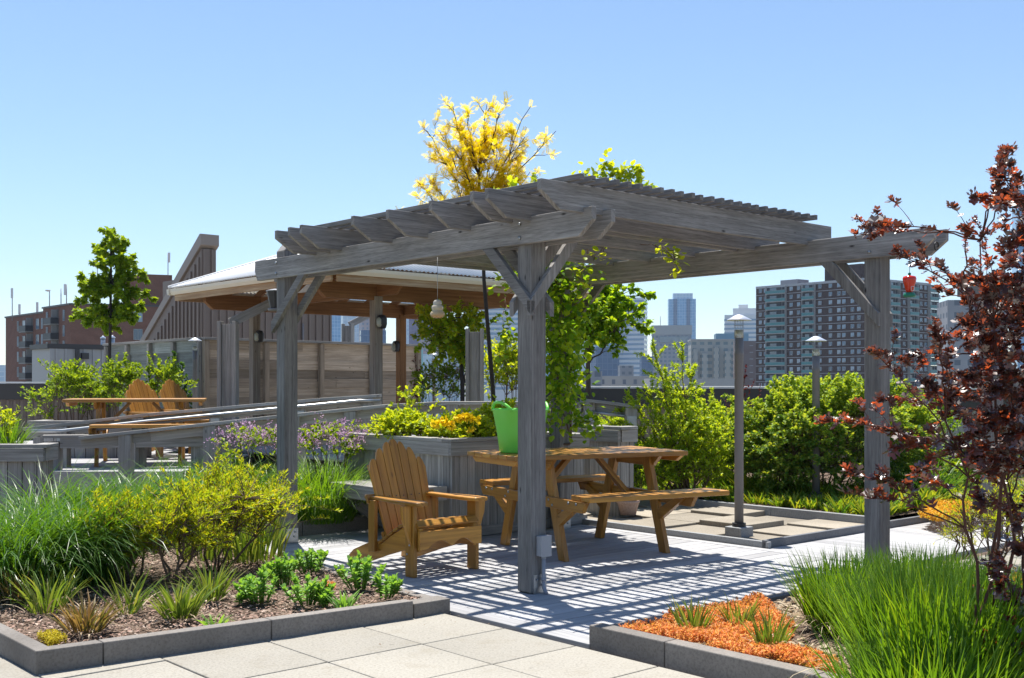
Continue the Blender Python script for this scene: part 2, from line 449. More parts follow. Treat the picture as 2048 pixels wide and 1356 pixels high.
# concrete kerbs of the planting beds
def kerb_run(mb, p0, p1, t, h0, h1, joints, inward):
    """stones from p0 to p1 (outer bottom line), thickness t towards inward, height h0..h1"""
    p0 = Vector(p0); p1 = Vector(p1); d = p1 - p0; L = d.length; d.normalize(); nrm = Vector(inward).normalized()
    cuts = [0] + joints + [L]
    for s0, s1 in zip(cuts[:-1], cuts[1:]):
        q0 = p0 + d * (s0 + .003); q1 = p0 + d * (s1 - .003)
        ha = h0 + (h1 - h0) * s0 / L; hb = h0 + (h1 - h0) * s1 / L
        vsx = []
        for q, h in ((q0, ha), (q1, hb)):
            vsx += [q - ZX * .05, q + nrm * t - ZX * .05, q + nrm * t + ZX * h, q + ZX * h]
        fs = [(0, 1, 2, 3), (7, 6, 5, 4), (0, 3, 7, 4), (1, 5, 6, 2), (3, 2, 6, 7), (0, 4, 5, 1)]
        uv = [[(0, 0), (1, 0), (1, 1), (0, 1)]] * 6
        mb.add(vsx, fs, uv)
mb = MB()
K0 = G(72.7, 1350.6); K1 = G(827.5, 1236.5); K2 = G(901.5, 1223); K3 = AB(9.15, 4.78)
kerb_run(mb, K0, K1, .085, .12, .108, [.33, 1.27], AX)
kerb_run(mb, K1 + (K2 - K1).normalized() * .004, K2, .13, .088, .085, [], AX)
kerb_run(mb, K2 + AX * .135 , K3, .085, .07, .05, [.55, 1.5, 2.45], -BX)
kerb_run(mb, K0 + AX * .002, K0 + AX * 3.0, .085, .12, .12, [.92, 1.9], BX)
kerb_run(mb, AB(9.28, 4.8), AB(9.28, 6.5), .09, .14, .14, [.8], AX)
struct(mb.build('left_bed_kerb', M['kerb'], None, .006))
mb = MB()
Q0 = G(1177, 1289); Q1 = Q0 - AX * 3.2
kerb_run(mb, Q1, Q0, .1, .115, .11, [.9, 1.75, 2.65], BX)
kerb_run(mb, Q0 + BX * .105, Q0 + BX * 3.05, .08, .09, .05, [.8, 1.7], -AX)
struct(mb.build('right_bed_kerb', M['kerb'], None, .006))
mb = MB(); kerb_run(mb, AB(5.93, 11.25), AB(6.0, 13.4), .1, .1, .14, [.9], AX)
struct(mb.build('far_bed_kerb', M['kerb'], None, .006))

# soil of the beds: gently mounded sheets
def soil(name, corners, z, n=26, amp=.035, mat=None):
    c = [Vector(p) for p in corners]; V = []; Fc = []
    for i in range(n + 1):
        for j in range(n + 1):
            u, v = i / n, j / n
            p = c[0].lerp(c[1], u).lerp(c[3].lerp(c[2], u), v)
            e = min(1, 6 * min(u, 1 - u, v, 1 - v))
            V.append((p.x, p.y, z + e * (.02 + amp * noise.noise(p * 2.2) + .012 * noise.noise(p * 9))))
    for i in range(n):
        for j in range(n):
            k = i * (n + 1) + j; Fc.append((k, k + n + 1, k + n + 2, k + 1))
    me = npmesh(name, V, Fc, mat or M['soil'], smooth=True)
    return struct(link(name, me))
I0 = K0 + AX * .06 + BX * .06; I1 = K2 - BX * .06 + AX * .06
soil('left_bed_soil', [I0, I1, AB(13.2, 4.72), AB(13.2, 1.6)], .045, 60)
soil('back_bed_soil', [AB(9.34, 4.6), AB(9.34, 6.6), AB(13.0, 6.6), AB(13.0, 4.6)], .09, 30)
soil('right_bed_soil', [AB(1.0, 4.52), AB(4.3, 4.52), AB(4.3, 7.5), AB(1.0, 7.5)], .04, 50)
soil('side_bed_soil', [AB(1.0, 7.5), AB(4.5, 7.5), AB(4.5, 13), AB(1.0, 13)], .0, 40)
soil('far_bed_soil', [AB(5.99, 10.15), AB(12.5, 10.15), AB(12.5, 17), AB(5.99, 17)], .09, 50)
# ------------------------------------------------------------------ pergola
def r_of(px, py, b):       # a on the grid for a picture column at known b
    k = (px - 1024) / F
    Y = b / (.7467 * k + .6652); return -.6652 * k * Y + .7467 * Y
pg = thing('pergola', 'grey weathered wood pergola with slatted roof over the picnic table', 'pergola', AB(6.8, 6.5, 0))
PB = .14
ZB0, ZB1 = 2.411, 2.595          # beams
ZR0, ZR1 = 2.562, 2.742          # rafters
posts = {'front': (5.651, 5.21), 'left': (8.95, 5.21), 'right': (4.49, 7.75), 'back': (7.98, 7.75)}
for nm, (pa, pb) in posts.items():
    m = MB(); top = 2.66
    m.grid(pa, pa + PB, pb, pb + PB, 0.012, top)
    # ridge cap sawn on the post top
    m.prism([(0, 0), (PB, 0), (PB / 2, .085)], AB(pa, pb, top), BX, ZX, AX, PB)
    po = m.build('post', M['pergola'], pg, .006)
    m = MB()
    z1 = .135
    m.grid(pa - .004, pa + .0, pb + .02, pb + PB + .002, .005, z1); m.grid(pa + PB, pa + PB + .004, pb + .02, pb + PB + .002, .005, z1)
    if nm == 'left':
        m.grid(pa - .005, pa + PB + .005, pb - .004, pb, .005, z1)
    for zz, bb in ((.1, .05), (.06, .1), (.1, .11)):
        c = AB(pa - .006, pb + bb, zz); m.tube([c, c - AX * .008], .008, 6)
    m.build('post_bracket', M['galv'], po)
def beam_plank(b0, b1, a0, a1):
    m = MB(); c = .13; hh = ZB1 - ZB0
    poly = [(a0 + c, ZB0), (a1 - c * .35, ZB0), (a1, ZB0 + .09), (a1, ZB1), (a0, ZB1), (a0, ZB0 + .1)]
    m.prism(poly, AB(0, b0, 0), AX, ZX, BX, b1 - b0)
    return m.build('beam', M['pergola'], pg, .004)
beam_plank(5.17, 5.21, 5.03, 9.42); beam_plank(5.35, 5.39, 5.03, 9.42)
beam_plank(7.71, 7.75, 4.04, 8.45); beam_plank(7.89, 7.93, 4.04, 8.45)
raft = []
for px, py in ((575, 458), (622, 450), (644, 445), (715, 430), (785, 413), (870, 398), (953, 380), (987, 377), (1093, 355)):
    raft.append(r_of(px, py, 4.84))
raft[6], raft[7] = 5.651 + PB + .002, 5.651 - .042
raft[1], raft[2] = 7.98 + PB + .002, 7.98 - .042
raft[0] = max(raft[0], 8.34)
for k, a in enumerate(raft):
    m = MB(); t0 = 4.80 + rng.uniform(-.02, .02); t1 = 8.05 + rng.uniform(-.02, .02)
    dz = rng.uniform(-.006, .006)
    poly = [(t0 + .17, ZR0), (t1, ZR0), (t1, ZR1), (t0, ZR1), (t0, ZR0 + .11)]
    m.prism(poly, AB(a, 0, dz), BX, ZX, AX, .039)
    m.build('rafter', M['pergola'], pg, .004)
for k in range(25):
    b = 5.03 + k * .109; m = MB()
    m.grid(raft[8] - .115 + rng.uniform(-.01, .01), raft[0] + .14, b, b + .036, ZR1 + .004, ZR1 + .042)
    m.build('slat', M['pergola'], pg, .003)
def brace(p0, p1, side, w=.04, h=.09):
    """knee brace cut plumb at the post and level at the beam"""
    p0 = Vector(p0); p1 = Vector(p1); d = p1 - p0; hz = Vector((d.x, d.y, 0)); l = hz.length; hd = hz.normalized(); r = d.z
    m = MB(); c = h * 1.15
    poly = [(0, 0), (l + c * .55, r), (l - c * .55, r), (0, c)] if False else [(0, -c), (l + c * .5, r), (l - c * .62, r), (0, 0)]
    m.prism(poly, p0, hd, ZX, Vector(side), w)
    return m.build('brace', M['pergola'], pg, .003)
fa, fb = posts['front']
zb = 2.0
brace(AB(fa - .04, 5.17, 2.02), AB(fa + .42, 5.17, ZB0), BX); brace(AB(fa - .04, 5.35, 2.02), AB(fa + .42, 5.35, ZB0), BX)
brace(AB(fa - .04, 5.17, 2.02), AB(fa - .04, 5.17 + .50, ZR0 - .01), AX); brace(AB(fa + PB, 5.17, 2.02), AB(fa + PB, 5.17 + .50, ZR0 - .01), AX)
la, lb = posts['left']
brace(AB(la + PB + .03, 5.17, 2.02), AB(la - .36, 5.17, ZB0), BX); brace(AB(la + PB + .03, 5.35, 2.02), AB(la - .36, 5.35, ZB0), BX)
ra, rb = posts['right']
brace(AB(ra - .0, 7.71, 1.99), AB(ra + .46, 7.71, ZB0), BX); brace(AB(ra - .0, 7.89, 1.99), AB(ra + .46, 7.89, ZB0), BX)
ba, bb = posts['back']
brace(AB(ba + PB, 7.71, 1.98), AB(ba - .40, 7.71, ZB0), BX); brace(AB(ba + PB, 7.89, 1.98), AB(ba - .40, 7.89, ZB0), BX)
for a, b0 in ((fa + .07, 5.17), (la + .07, 5.17), (ra + .07, 7.71), (ba + .07, 7.71)):
    for z in (2.455, 2.55):
        m = MB(); c = AB(a, b0, z); m.tube([c + BX * .002, c - BX * .012], [.013, .011], 8); m.build('bolt', M['galv'], pg)
# junction box and conduit on the front post
jb = AB(fa - .028, fb + .05, 0)
m = MB(); m.grid(fa - .056, fa - .002, fb + .045, fb + .135, .265, .405); jbo = m.build('junction_box', M['grey_box'], pg, .005)
m = MB(); m.grid(fa - .060, fa - .056, fb + .042, fb + .138, .262, .408); m.build('cover', M['grey_box'], jbo, .003)
m = MB(); c = AB(fa - .03, fb + .09, 0)
m.tube([c + ZX * .265, c + ZX * .1, c + ZX * .06 - BX * 0, c + ZX * .03 - AX * .012, c + ZX * .006 - AX * .03], .0135, 10)
m.tube([c + ZX * .115, c + ZX * .095], .018, 10); m.tube([c + ZX * .265, c + ZX * .245], .018, 10)
m.build('conduit', M['pipe'], jbo)
# eye hook on the right beam end
m = MB(); c = AB(4.10, 7.86, 2.47)
m.tube([c + AX * .0 + (BX * math.cos(t) + ZX * math.sin(t)) * .03 for t in np.linspace(0, 5.6, 14)], .005, 6)
m.tube([c + AX * .0 + BX * .03, c + BX * .034 + AX * .01], .005, 6)
m.build('eye_hook', M['black'], pg)

# ------------------------------------------------------------------ big planter box with bench
pl = thing('planter_box', 'large weathered plank planter box behind the picnic table', 'planter', AB(9.0, 7.4, 0))
PA0, PA1, PB0, PB1, PZ = 8.16, 9.95, 6.52, 8.26, .79
m = MB(); b = PB0
while b < PB1 - .02:
    m.grid(PA0, PA0 + .035, b + .002, min(b + .092, PB1), .02, PZ); b += .094
a = PA0 + .036
while a < PA1:
    m.grid(a + .002, a + .092, PB0, PB0 + .035, .02, PZ); m.grid(a + .002, a + .092, PB1 - .035, PB1, .02, PZ); a += .094
m.grid(PA1 - .035, PA1, PB0 + .04, PB1 - .04, .02, PZ)
m.build('plank_wall', M['grey_wood'], pl, .003)
m = MB(); z0, z1 = .78, .905
m.grid(PA0 - .045, PA0 - .004, PB0 - .045, PB1 + .045, z0, z1); m.grid(PA0 - .003, PA1 + .04, PB0 - .045, PB0 - .004, z0, z1)
m.grid(PA0 - .003, PA1 + .04, PB1 + .004, PB1 + .045, z0, z1)
m.build('fascia', M['grey_wood'], pl, .003)
m = MB(); m.grid(PA0 - .05, PA0 + .09, PB0 - .05, PB1 + .05, .907, .94); m.grid(PA0 + .092, PA1 + .05, PB0 - .05, PB0 + .09, .907, .94)
m.grid(PA0 + .092, PA1 + .05, PB1 - .09, PB1 + .05, .907, .94)
m.build('cap_rail', M['grey_wood'], pl, .004)
m = MB(); m.grid(PA0 - .03, PA0 - .001, PB0 - .03, PB1 + .03, .01, .1); m.grid(PA0, PA1, PB0 - .03, PB0 - .001, .01, .1)
m.build('base_board', M['grey_wood'], pl, .003)
m = MB(); m.grid(PA0 + .04, PA1 - .04, PB0 + .04, PB1 - .04, .6, .84); m.build('planter_soil', M['soil'], pl)
bn = thing('wall_bench', 'low grey plank bench fixed to the planter box behind the wooden chair', 'bench', AB(8.9, 6.2, 0))
m = MB()
for k in range(4):
    m.grid(8.22, 9.2, 5.93 + k * .142, 5.93 + k * .142 + .137, .465, .5)
m.build('seat', M['grey_wood'], bn, .003)
m = MB(); m.grid(8.2, 9.24, 5.885, 5.927, .37, .503); m.grid(9.202, 9.24, 5.93, 6.48, .37, .503); m.grid(8.18, 8.216, 5.93, 6.48, .37, .503)
m.build('apron', M['grey_wood'], bn, .003)
for a in (8.5, 9.1):
    m = MB(); m.bar(AB(a, 5.95, .38), AB(a, 6.47, .04), .04, .09, AX); m.build('strut', M['grey_wood'], bn, .003)

# ------------------------------------------------------------------ adirondack chairs
FW = math.atan2(-AX.y, -AX.x)           # a chair facing -A
def make_chair(label, group):
    root = thing('adirondack_chair', label, 'chair', (0, 0, 0), 0, group)
    X, Y_, Z_ = Vector((1, 0, 0)), Vector((0, 1, 0)), ZX
    mt = M['cedar']
    for s in (-1, 1):
        m = MB(); y = s * .30
        m.prism([(-.05, .0), (.055, 0), (.055, .535), (-.05, .535)], (0, y - .018, 0), X, ZX, Y_, .036)
        lg = m.build('leg', mt, root, .004, True)
        m = MB(); yb = y + s * .019
        m.prism([(0, 0), (.0, .3), (s * .085, .3), (s * .075, .2), (s * .03, .08)], (-.0, yb, .235), Y_, ZX, X, .03)
        m.build('arm_bracket', mt, lg, .003, True)
        m = MB()
        for (bx, bz) in ((.01, .24), (-.02, .17)): m.tube([(bx, y + s * .018, bz), (bx, y + s * .026, bz)], .008, 7)
        m.build('bolt', M['galv'], lg, 0, True)
        m = MB(); ys = s * .262
        poly = [(.07, .19), (.075, .36), (.03, .385), (-.12, .36), (-.30, .27), (-.42, .2), (-.44, .215), (-.50, .225), (-.62, .185), (-.80, .12), (-.87, .07), (-.88, 0), (-.72, 0), (-.35, .12), (-.1, .19)]
        m.prism(poly, (0, ys - .016, 0), X, ZX, Y_, .032); m.build('side_rail', mt, root, .004, True)
        # arm: shaped board
        m = MB(); n = 12; pts = []
        outer = [(.13, .05), (.15, .09), (.13, .13), (.0, .145), (-.2, .12), (-.45, .085), (-.62, .08), (-.66, .05)]
        inner = [(-.66, .03), (-.62, .0), (-.45, .005), (-.2, .0), (.05, -.005), (.12, .015)]
        poly = [(x, s * (yy + .215)) for x, yy in outer + inner]
        if s < 0: poly = poly[::-1]
        m.prism(poly, (0, 0, .537), X, Y_, ZX, .03); m.build('arm', mt, root, .008, True)
        m = MB(); m.prism([(-.54, .13), (-.455, .14), (-.455, .537), (-.54, .537)], (0, s * .30 - .016, 0), X, ZX, Y_, .032); m.build('rear_arm_post', mt, root, .004, True)
    # seat slats following the rails
    sp = [(.075, .345), (.055, .395), (-.005, .405), (-.075, .388), (-.145, .368), (-.215, .333), (-.285, .295), (-.355, .255), (-.42, .22)]
    for i, (x, z) in enumerate(sp):
        m = MB(); tl = [1.3, .75, .05, -.2, -.3, -.45, -.5, -.5, -.5][i]
        if i == 0: continue
        d = Vector((math.cos(tl), 0, -math.sin(tl))) if i < 2 else Vector((math.cos(tl), 0, math.sin(-tl)))
        m.box((x, 0, z), Y_, d, Vector((d.z * -1, 0, d.x)), .585, .062, .022); m.build('seat_slat', mt, root, .004, True)
    # scalloped front apron
    m = MB(); pts = [(-.3, .245), (-.3, .38), (.3, .38), (.3, .245), (.24, .245)]
    for t in np.linspace(0, 1, 9): pts.append((.22 - .21 * t, .25 + .052 * math.sin(math.pi * t)))
    for t in np.linspace(0, 1, 9)[1:]: pts.append((.01 - .23 * t, .25 + .052 * math.sin(math.pi * t)))
    pts.append((-.24, .245))
    m.prism(pts[::-1], (.085, 0, -.035), Y_, ZX, X, .024); m.build('front_apron', mt, root, .003, True)
    # fan back
    base = Vector((-.40, 0, .2)); up = Vector((-.30, 0, .86)).normalized(); nb = Vector((up.z, 0, -up.x))
    tops = [.69, .775, .825, .84, .825, .775, .69]
    for i in range(7):
        k = i - 3; y0 = k * .067; y1 = k * .080; h = tops[i]; w0, w1 = .029, .0365
        dc = -.028 * (abs(k) / 3) ** 2
        q = [(y0 - w0, 0), (y0 + w0, 0), (y1 + w1, h - (.10 if k > 0 else .025)), (y1 + w1 * .5, h - (.04 if k > 0 else .006)), (y1, h - (.012 if k > 0 else 0)), (y1 - w1 * .6, h - .006), (y1 - w1, h - .025)]
        if k < 0: q = [(-x, y) for x, y in [(y0 * -1 - w0, 0), (-y0 + w0, 0), (-y1 + w1, h - .10), (-y1 + w1 * .5, h - .04), (-y1, h - .012), (-y1 - w1 * .6, h - .006), (-y1 - w1, h - .025)]][::-1]
        m = MB(); m.prism(q, base - nb * dc * -1 + nb * (.028 * (abs(k) / 3) ** 2), Y_, up, nb, .02); 
        for hh in (.08, .37):
            c = base + up * hh + Y_ * (y0 + (y1 - y0) * hh / h) + nb * (.028 * (abs(k) / 3) ** 2 + .0195)
            m.tube([c, c + nb * .0025], .006, 6, 1, True, False)
        m.build('back_slat', [mt, M['black']], root, .004, True)
    m = MB(); c = base + up * .37 - nb * .02; m.box(c, Y_, up, nb, .66, .07, .025); c = base + up * .06 - nb * .02; m.box(c, Y_, up, nb, .5, .08, .025)
    m.box(base + up * .62 - nb * .02, Y_, up, nb, .52, .05, .022)
    m.build('back_rail', mt, root, .003, True)
    return root
ch = make_chair('wooden slatted armchair on the deck in front of the planter, beside the front post', 'slatted cedar armchairs')
ch.location = AB(6.76, 5.31, .006); ch.rotation_euler = (0, 0, FW)

# ------------------------------------------------------------------ picnic tables
def make_table(label, group):
    root = thing('picnic_table', label, 'picnic table', (0, 0, 0), 0, group)
    X, Y_ = Vector((1, 0, 0)), Vector((0, 1, 0)); mt = M['cedar']; Lh = .94; TZ = .86; SZ = .555
    m = MB()
    for k in range(6):
        x = -.375 + k * .15; m.box((x, -.05, TZ - .02), Y_, X, ZX, 1.72, .142, .04)
    m.build('tabletop', mt, root, .006, True)
    for s in (-1, 1):
        m = MB()
        for k in range(2): m.box((s * (.76 + k * .148), .155, SZ - .02), Y_, X, ZX, 1.37, .14, .04)
        m.build('bench_seat', mt, root, .006, True)
    for y in (-.5, .5):
        yo = math.copysign(1, y)
        for s in (-1, 1):
            m = MB()
            m.prism([(s * .58, 0), (s * .47, 0), (s * .20, TZ - .04), (s * .31, TZ - .04)], (0, y - .02, 0), X, ZX, Y_, .045)
            m.build('leg', mt, root, .004, True)
            m = MB(); m.prism([(s * .46, .27), (s * .43, .36), (s * .72, SZ - .06), (s * .83, SZ - .06)], (0, y - .02, 0), X, ZX, Y_, .045)
            m.build('seat_strut', mt, root, .004, True)
        m = MB(); m.prism([(-.88, SZ - .13), (.88, SZ - .13), (.94, SZ - .042), (-.94, SZ - .042)], (0, y + yo * .026 - .02, 0), X, ZX, Y_, .04)
        cb = m.build('crosspiece', mt, root, .004, True)
        m = MB()
        for bx in (-.80, -.68, -.42, -.36, .36, .42, .68, .80):
            m.tube([(bx, y + yo * .046, SZ - .085 + .02 * (-1) ** int(abs(bx) * 50)), (bx, y + yo * .053, SZ - .085 + .02 * (-1) ** int(abs(bx) * 50))], .011, 7)
        m.build('bolt', M['galv'], cb, 0, True)
        m = MB(); m.prism([(-.33, TZ - .13), (.33, TZ - .13), (.43, TZ - .042), (-.43, TZ - .042)], (0, y + yo * .026 - .02, 0), X, ZX, Y_, .04)
        m.build('top_cleat', mt, root, .004, True)
        m = MB(); m.bar((0, y - yo * .02, SZ - .1), (0, y - yo * .36, TZ - .05), .07, .04, X); m.build('diagonal_brace', mt, root, .003, True)
    for y in (-.85, .75):
        m = MB(); m.prism([(-.36, TZ - .09), (.36, TZ - .09), (.44, TZ - .042), (-.44, TZ - .042)], (0, y - .02, 0), X, ZX, Y_, .04); m.build('end_batten', mt, root, .003, True)
    return root
tb = make_table('cedar picnic table under the pergola with a green tub on it', 'cedar picnic tables')
tb.location = (.62, 9.83, .006); tb.rotation_euler = (0, 0, FW - R(14))

# green tub on the table
tc = AB(7.10, 6.42, .866)
tub = thing('plastic_tub', 'bright green flexible plastic tub standing on the picnic table', 'tub', tc)
m = MB()
m.lathe([(.0, .004), (.168, .0), (.178, .012), (.205, .2), (.236, .355), (.242, .362), (.242, .374), (.234, .374), (.228, .36), (.198, .2), (.17, .02), (0, .02)], tc, 40)
m.build('body', M['green_tub'], tub)
for s in (-1, 1):
    m = MB(); d = Vector((.80, .60, 0)); e = Vector((-.60, .80, 0))
    c = tc + d * s * .225 + ZX * .355
    path = []
    for t in np.linspace(-1, 1, 15):
        path.append(tc + ZX * (.36 + .07 * (1 - abs(t) ** 2.4)) + (d * s * math.cos(t * .62) + e * math.sin(t * .62)) * .236)
    m.tube(path, .013, 8); m.build('handle', M['green_tub'], tub)
mtb = MB()
# ------------------------------------------------------------------ small hanging things
def wire(m, p, q, r=.0022): m.tube([p, q], r, 5)
# wasp trap under the front beam
px = at(875, 520, 8.5); ab_b = 5.28
k = (875 - 1024) / F; Yt = 5.28 / (.7467 * k + .6652); pt = Vector((k * Yt, Yt, ZB0))
tr = thing('wasp_trap', 'beige ribbed gourd shaped trap hanging on a wire under the pergola beam', 'wasp trap', pt)
zt = H + (HZ - 636) * Yt / F
m = MB(); c = Vector((pt.x, pt.y, zt))
prof = [(.0, .0), (.03, .0), (.046, .008), (.055, .022), (.055, .035), (.046, .05), (.037, .056), (.043, .066), (.045, .08), (.04, .094), (.03, .1), (.033, .11), (.031, .125), (.022, .137), (.008, .142), (0, .142)]
m.lathe([(r * 1.02, z) for r, z in prof], c, 28)
t = NT('amber_plastic'); M['amber'] = t.done(t.bsdf(t.ramp(t.n('SeparateXYZ', i_Vector=t.n('TexCoord').outputs['Generated']).outputs[2], [(0, (.55, .32, .12)), (.3, (.6, .48, .28)), (.8, (.6, .55, .45))]), .25, 0, None, .6, Transmission_Weight=.25))
m.build('bottle', M['amber'], tr)
m = MB(); wire(m, c + ZX * .14, Vector((pt.x, pt.y, ZB0 + .01))); m.build('hanging_wire', M['galv'], tr)
# bird feeder by the left post
k = (552 - 1024) / F; bb2 = 5.42; Yt = bb2 / (.7467 * k + .6652); pf = Vector((k * Yt, Yt, 0)); s_ = Yt / F
fd = thing('bird_feeder', 'dark mesh bird feeder with a tray hanging beside the left pergola post', 'bird feeder', (pf.x, pf.y, H + (HZ - 620) * s_))
z = lambda py: H + (HZ - py) * s_
m = MB(); m.lathe([(.058, z(616)), (.092, z(583))], (pf.x, pf.y, 0), 8, smooth=False); m.build('hopper', M['black'], fd)
m = MB(); m.lathe([(.0, z(622)), (.075, z(622)), (.078, z(617)), (0, z(617))], (pf.x, pf.y, 0), 16); m.build('tray', M['lamp_pole'], fd)
m = MB(); m.lathe([(.095, z(583)), (.097, z(581)), (.02, z(578)), (0, z(578))], (pf.x, pf.y, 0), 8, smooth=False); m.build('lid', M['grey_box'], fd)
m = MB(); wire(m, (pf.x, pf.y, z(579)), (pf.x, pf.y, ZB0 + .02)); m.build('hanging_wire', M['black'], fd)
# hummingbird feeder by the right beam end
k = (1819 - 1024) / F; Yt = 8.05; ph = Vector((k * Yt, Yt, 0)); s_ = Yt / F; z = lambda py: H + (HZ - py) * s_
hf = thing('hummingbird_feeder', 'red strawberry shaped nectar feeder with a green base hanging by the right post', 'bird feeder', (ph.x, ph.y, z(594)))
t = NT('red_nectar'); M['red'] = t.done(t.bsdf((.75, .035, .012), .15, 0, None, .6, Transmission_Weight=.3))
M['green_plastic'] = m_plain('dark_green_plastic', (.01, .16, .09), .35)
m = MB(); m.lathe([(.02, z(586)), (.03, z(578)), (.044, z(564)), (.048, z(557)), (.042, z(553)), (.012, z(551)), (0, z(551))], (ph.x, ph.y, 0), 24); m.build('bottle', M['red'], hf)
m = MB(); m.lathe([(0, z(594)), (.042, z(594)), (.045, z(591)), (.038, z(587)), (.02, z(584)), (0, z(584))], (ph.x, ph.y, 0), 24); m.build('base', M['green_plastic'], hf)
m = MB(); m.lathe([(.008, z(551)), (.012, z(547)), (0, z(544))], (ph.x, ph.y, 0), 12); m.build('stopper', M['green_plastic'], hf)
m = MB(); wire(m, (ph.x, ph.y, z(545)), (ph.x, ph.y, z(505)), .0018); m.tube([(ph.x, ph.y, z(505)), AB(4.10, 7.86, 2.44)], .0018, 5); m.build('hanging_wire', M['black'], hf)
m = MB(); e = 0.012; c = Vector((ph.x + .012, ph.y - .034, z(578)))
for s1, s2 in (((-e, -.016), (-e, .016)), ((e, -.016), (e, .016)), ((-e, -.016), (e, -.016)), ((-e, .016), (e, .016))):
    m.tube([c + Vector((s1[0], 0, s1[1])), c + Vector((s2[0], 0, s2[1]))], .0016, 4)
m.build('perch_frame', M['white'], hf)
# terracotta pot on the court
pc = G(1256, 1029, .06)
pot = MB(); pot.lathe([(0, 0), (.085, 0), (.115, .12), (.118, .125), (.125, .128), (.127, .15), (.118, .152), (.112, .135), (.09, .03), (0, .03)], pc, 30)
tag(pot.build('terracotta_pot', M['terracotta']), 'empty whitened terracotta pot on the tan slabs behind the table', 'pot')
# lamp posts
def lamp(x, y, z0, ztop, label, dia=.235, pr=.043):
    root = thing('lamp_post', label, 'lamp post', (x, y, z0), 0, 'bollard lamps with conical caps')
    c = Vector((x, y, 0)); zc = ztop - .055
    m = MB(); m.grid if False else None
    m.box((x, y, z0 + .05), AX, BX, ZX, .19, .19, .1); m.build('footing', M['edging'], root, .006)
    m = MB(); m.lathe([(pr + .022, z0 + .1), (pr + .022, z0 + .135), (pr, z0 + .136)], c, 20, smooth=False, caps=False); m.build('collar', M['black'], root)
    zg = zc - .17
    m = MB(); m.lathe([(pr, z0 + .1), (pr * .98, zg - .17), (pr * 1.03, zg - .165), (pr * 1.03, zg - .13), (pr * .97, zg - .125), (pr * .97, zg), (0, zg)], c, 20); m.build('pole', M['lamp_pole'], root)
    m = MB(); m.lathe([(pr * .95, zg), (pr * .95, zg + .075), (pr * .4, zg + .078), (0, zg + .078)], c, 18); m.build('lens', M['lens'], root)
    m = MB()
    for k in range(12):
        t = 2 * math.pi * k / 12; d = Vector((math.cos(t), math.sin(t), 0)) * pr
        m.tube([c + d + ZX * (zg + .0), c + d + ZX * zc], .0016, 4)
    for zz in (zg + .075, zg + .12): m.tube([c + Vector((math.cos(t), math.sin(t), 0)) * pr + ZX * zz for t in np.linspace(0, 2 * math.pi, 17)], .0018, 4)
    m.build('guard', M['galv'], root)
    m = MB(); m.lathe([(0, zc + .004), (dia / 2 - .004, zc - .004), (dia / 2, zc - .002), (dia / 2, zc + .002), (.03, ztop - .006), (.0, ztop)], c, 28); m.build('cap', M['white_metal'], root)
    return root
t = NT('lamp_lens'); M['lens'] = t.done(t.bsdf((.62, .62, .5), .12, 0, None, .8, Transmission_Weight=.5))
p = G(1478, 1074, .0); lamp(p.x, p.y, .0, 2.11, 'grey lamp post standing on the slabs right of the picnic table')
p = at(1632, 900, 12.6); lamp(p.x, p.y, .1, 1.99, 'grey lamp post rising out of the big green shrub')
p = at(390, 900, 19.3); lamp(p.x, p.y, .42, 2.25, 'lamp post in front of the weathered fence at left')
p = at(868, 900, 27.0); lamp(p.x, p.y, -.1, 2.21, 'farthest lamp post, seen between the lilac and the skyline')
# ------------------------------------------------------------------ upper terrace, gazebo platform, ramp
TZ0 = .42
mb = MB()
y = 13.3; rr = random.Random(9)
while y < 23:
    mb.abox((-13, y, TZ0 - .03), (-3.9 if y < 16.5 else -5.2, y + .137, TZ0 + rr.uniform(-.001, .001))); y += .142
mb.abox((-13, 13.2, TZ0 - .3), (-3.9, 13.29, TZ0))
struct(mb.build('upper_deck', M['deck']))
mb = MB(); mb.abox((-13, 13.32, TZ0 - .5), (-3.9, 23, TZ0 - .04)); mb.grid(12.4, 18, 8.4, 13.4, -.04, TZ0 - .02); struct(mb.build('upper_deck_base', M['dark']))
mb = MB(); b = 8.3
while b < 13.6: mb.grid(12.3, 18.2, b, b + .137, TZ0 - .018, TZ0 + .01); b += .142
struct(mb.build('gazebo_floor', M['deck']))
def P(px, py, Y): return at(px, py, Y)
rp = [P(190, 915, 13.0), P(560, 880, 13.3), P(790, 875, 13.9)]
M['rail_wood'] = m_wood('pale_rail_wood', (.22, .21, .19), (.42, .405, .38), (.6, .585, .56), .85, .7, .35, .35)
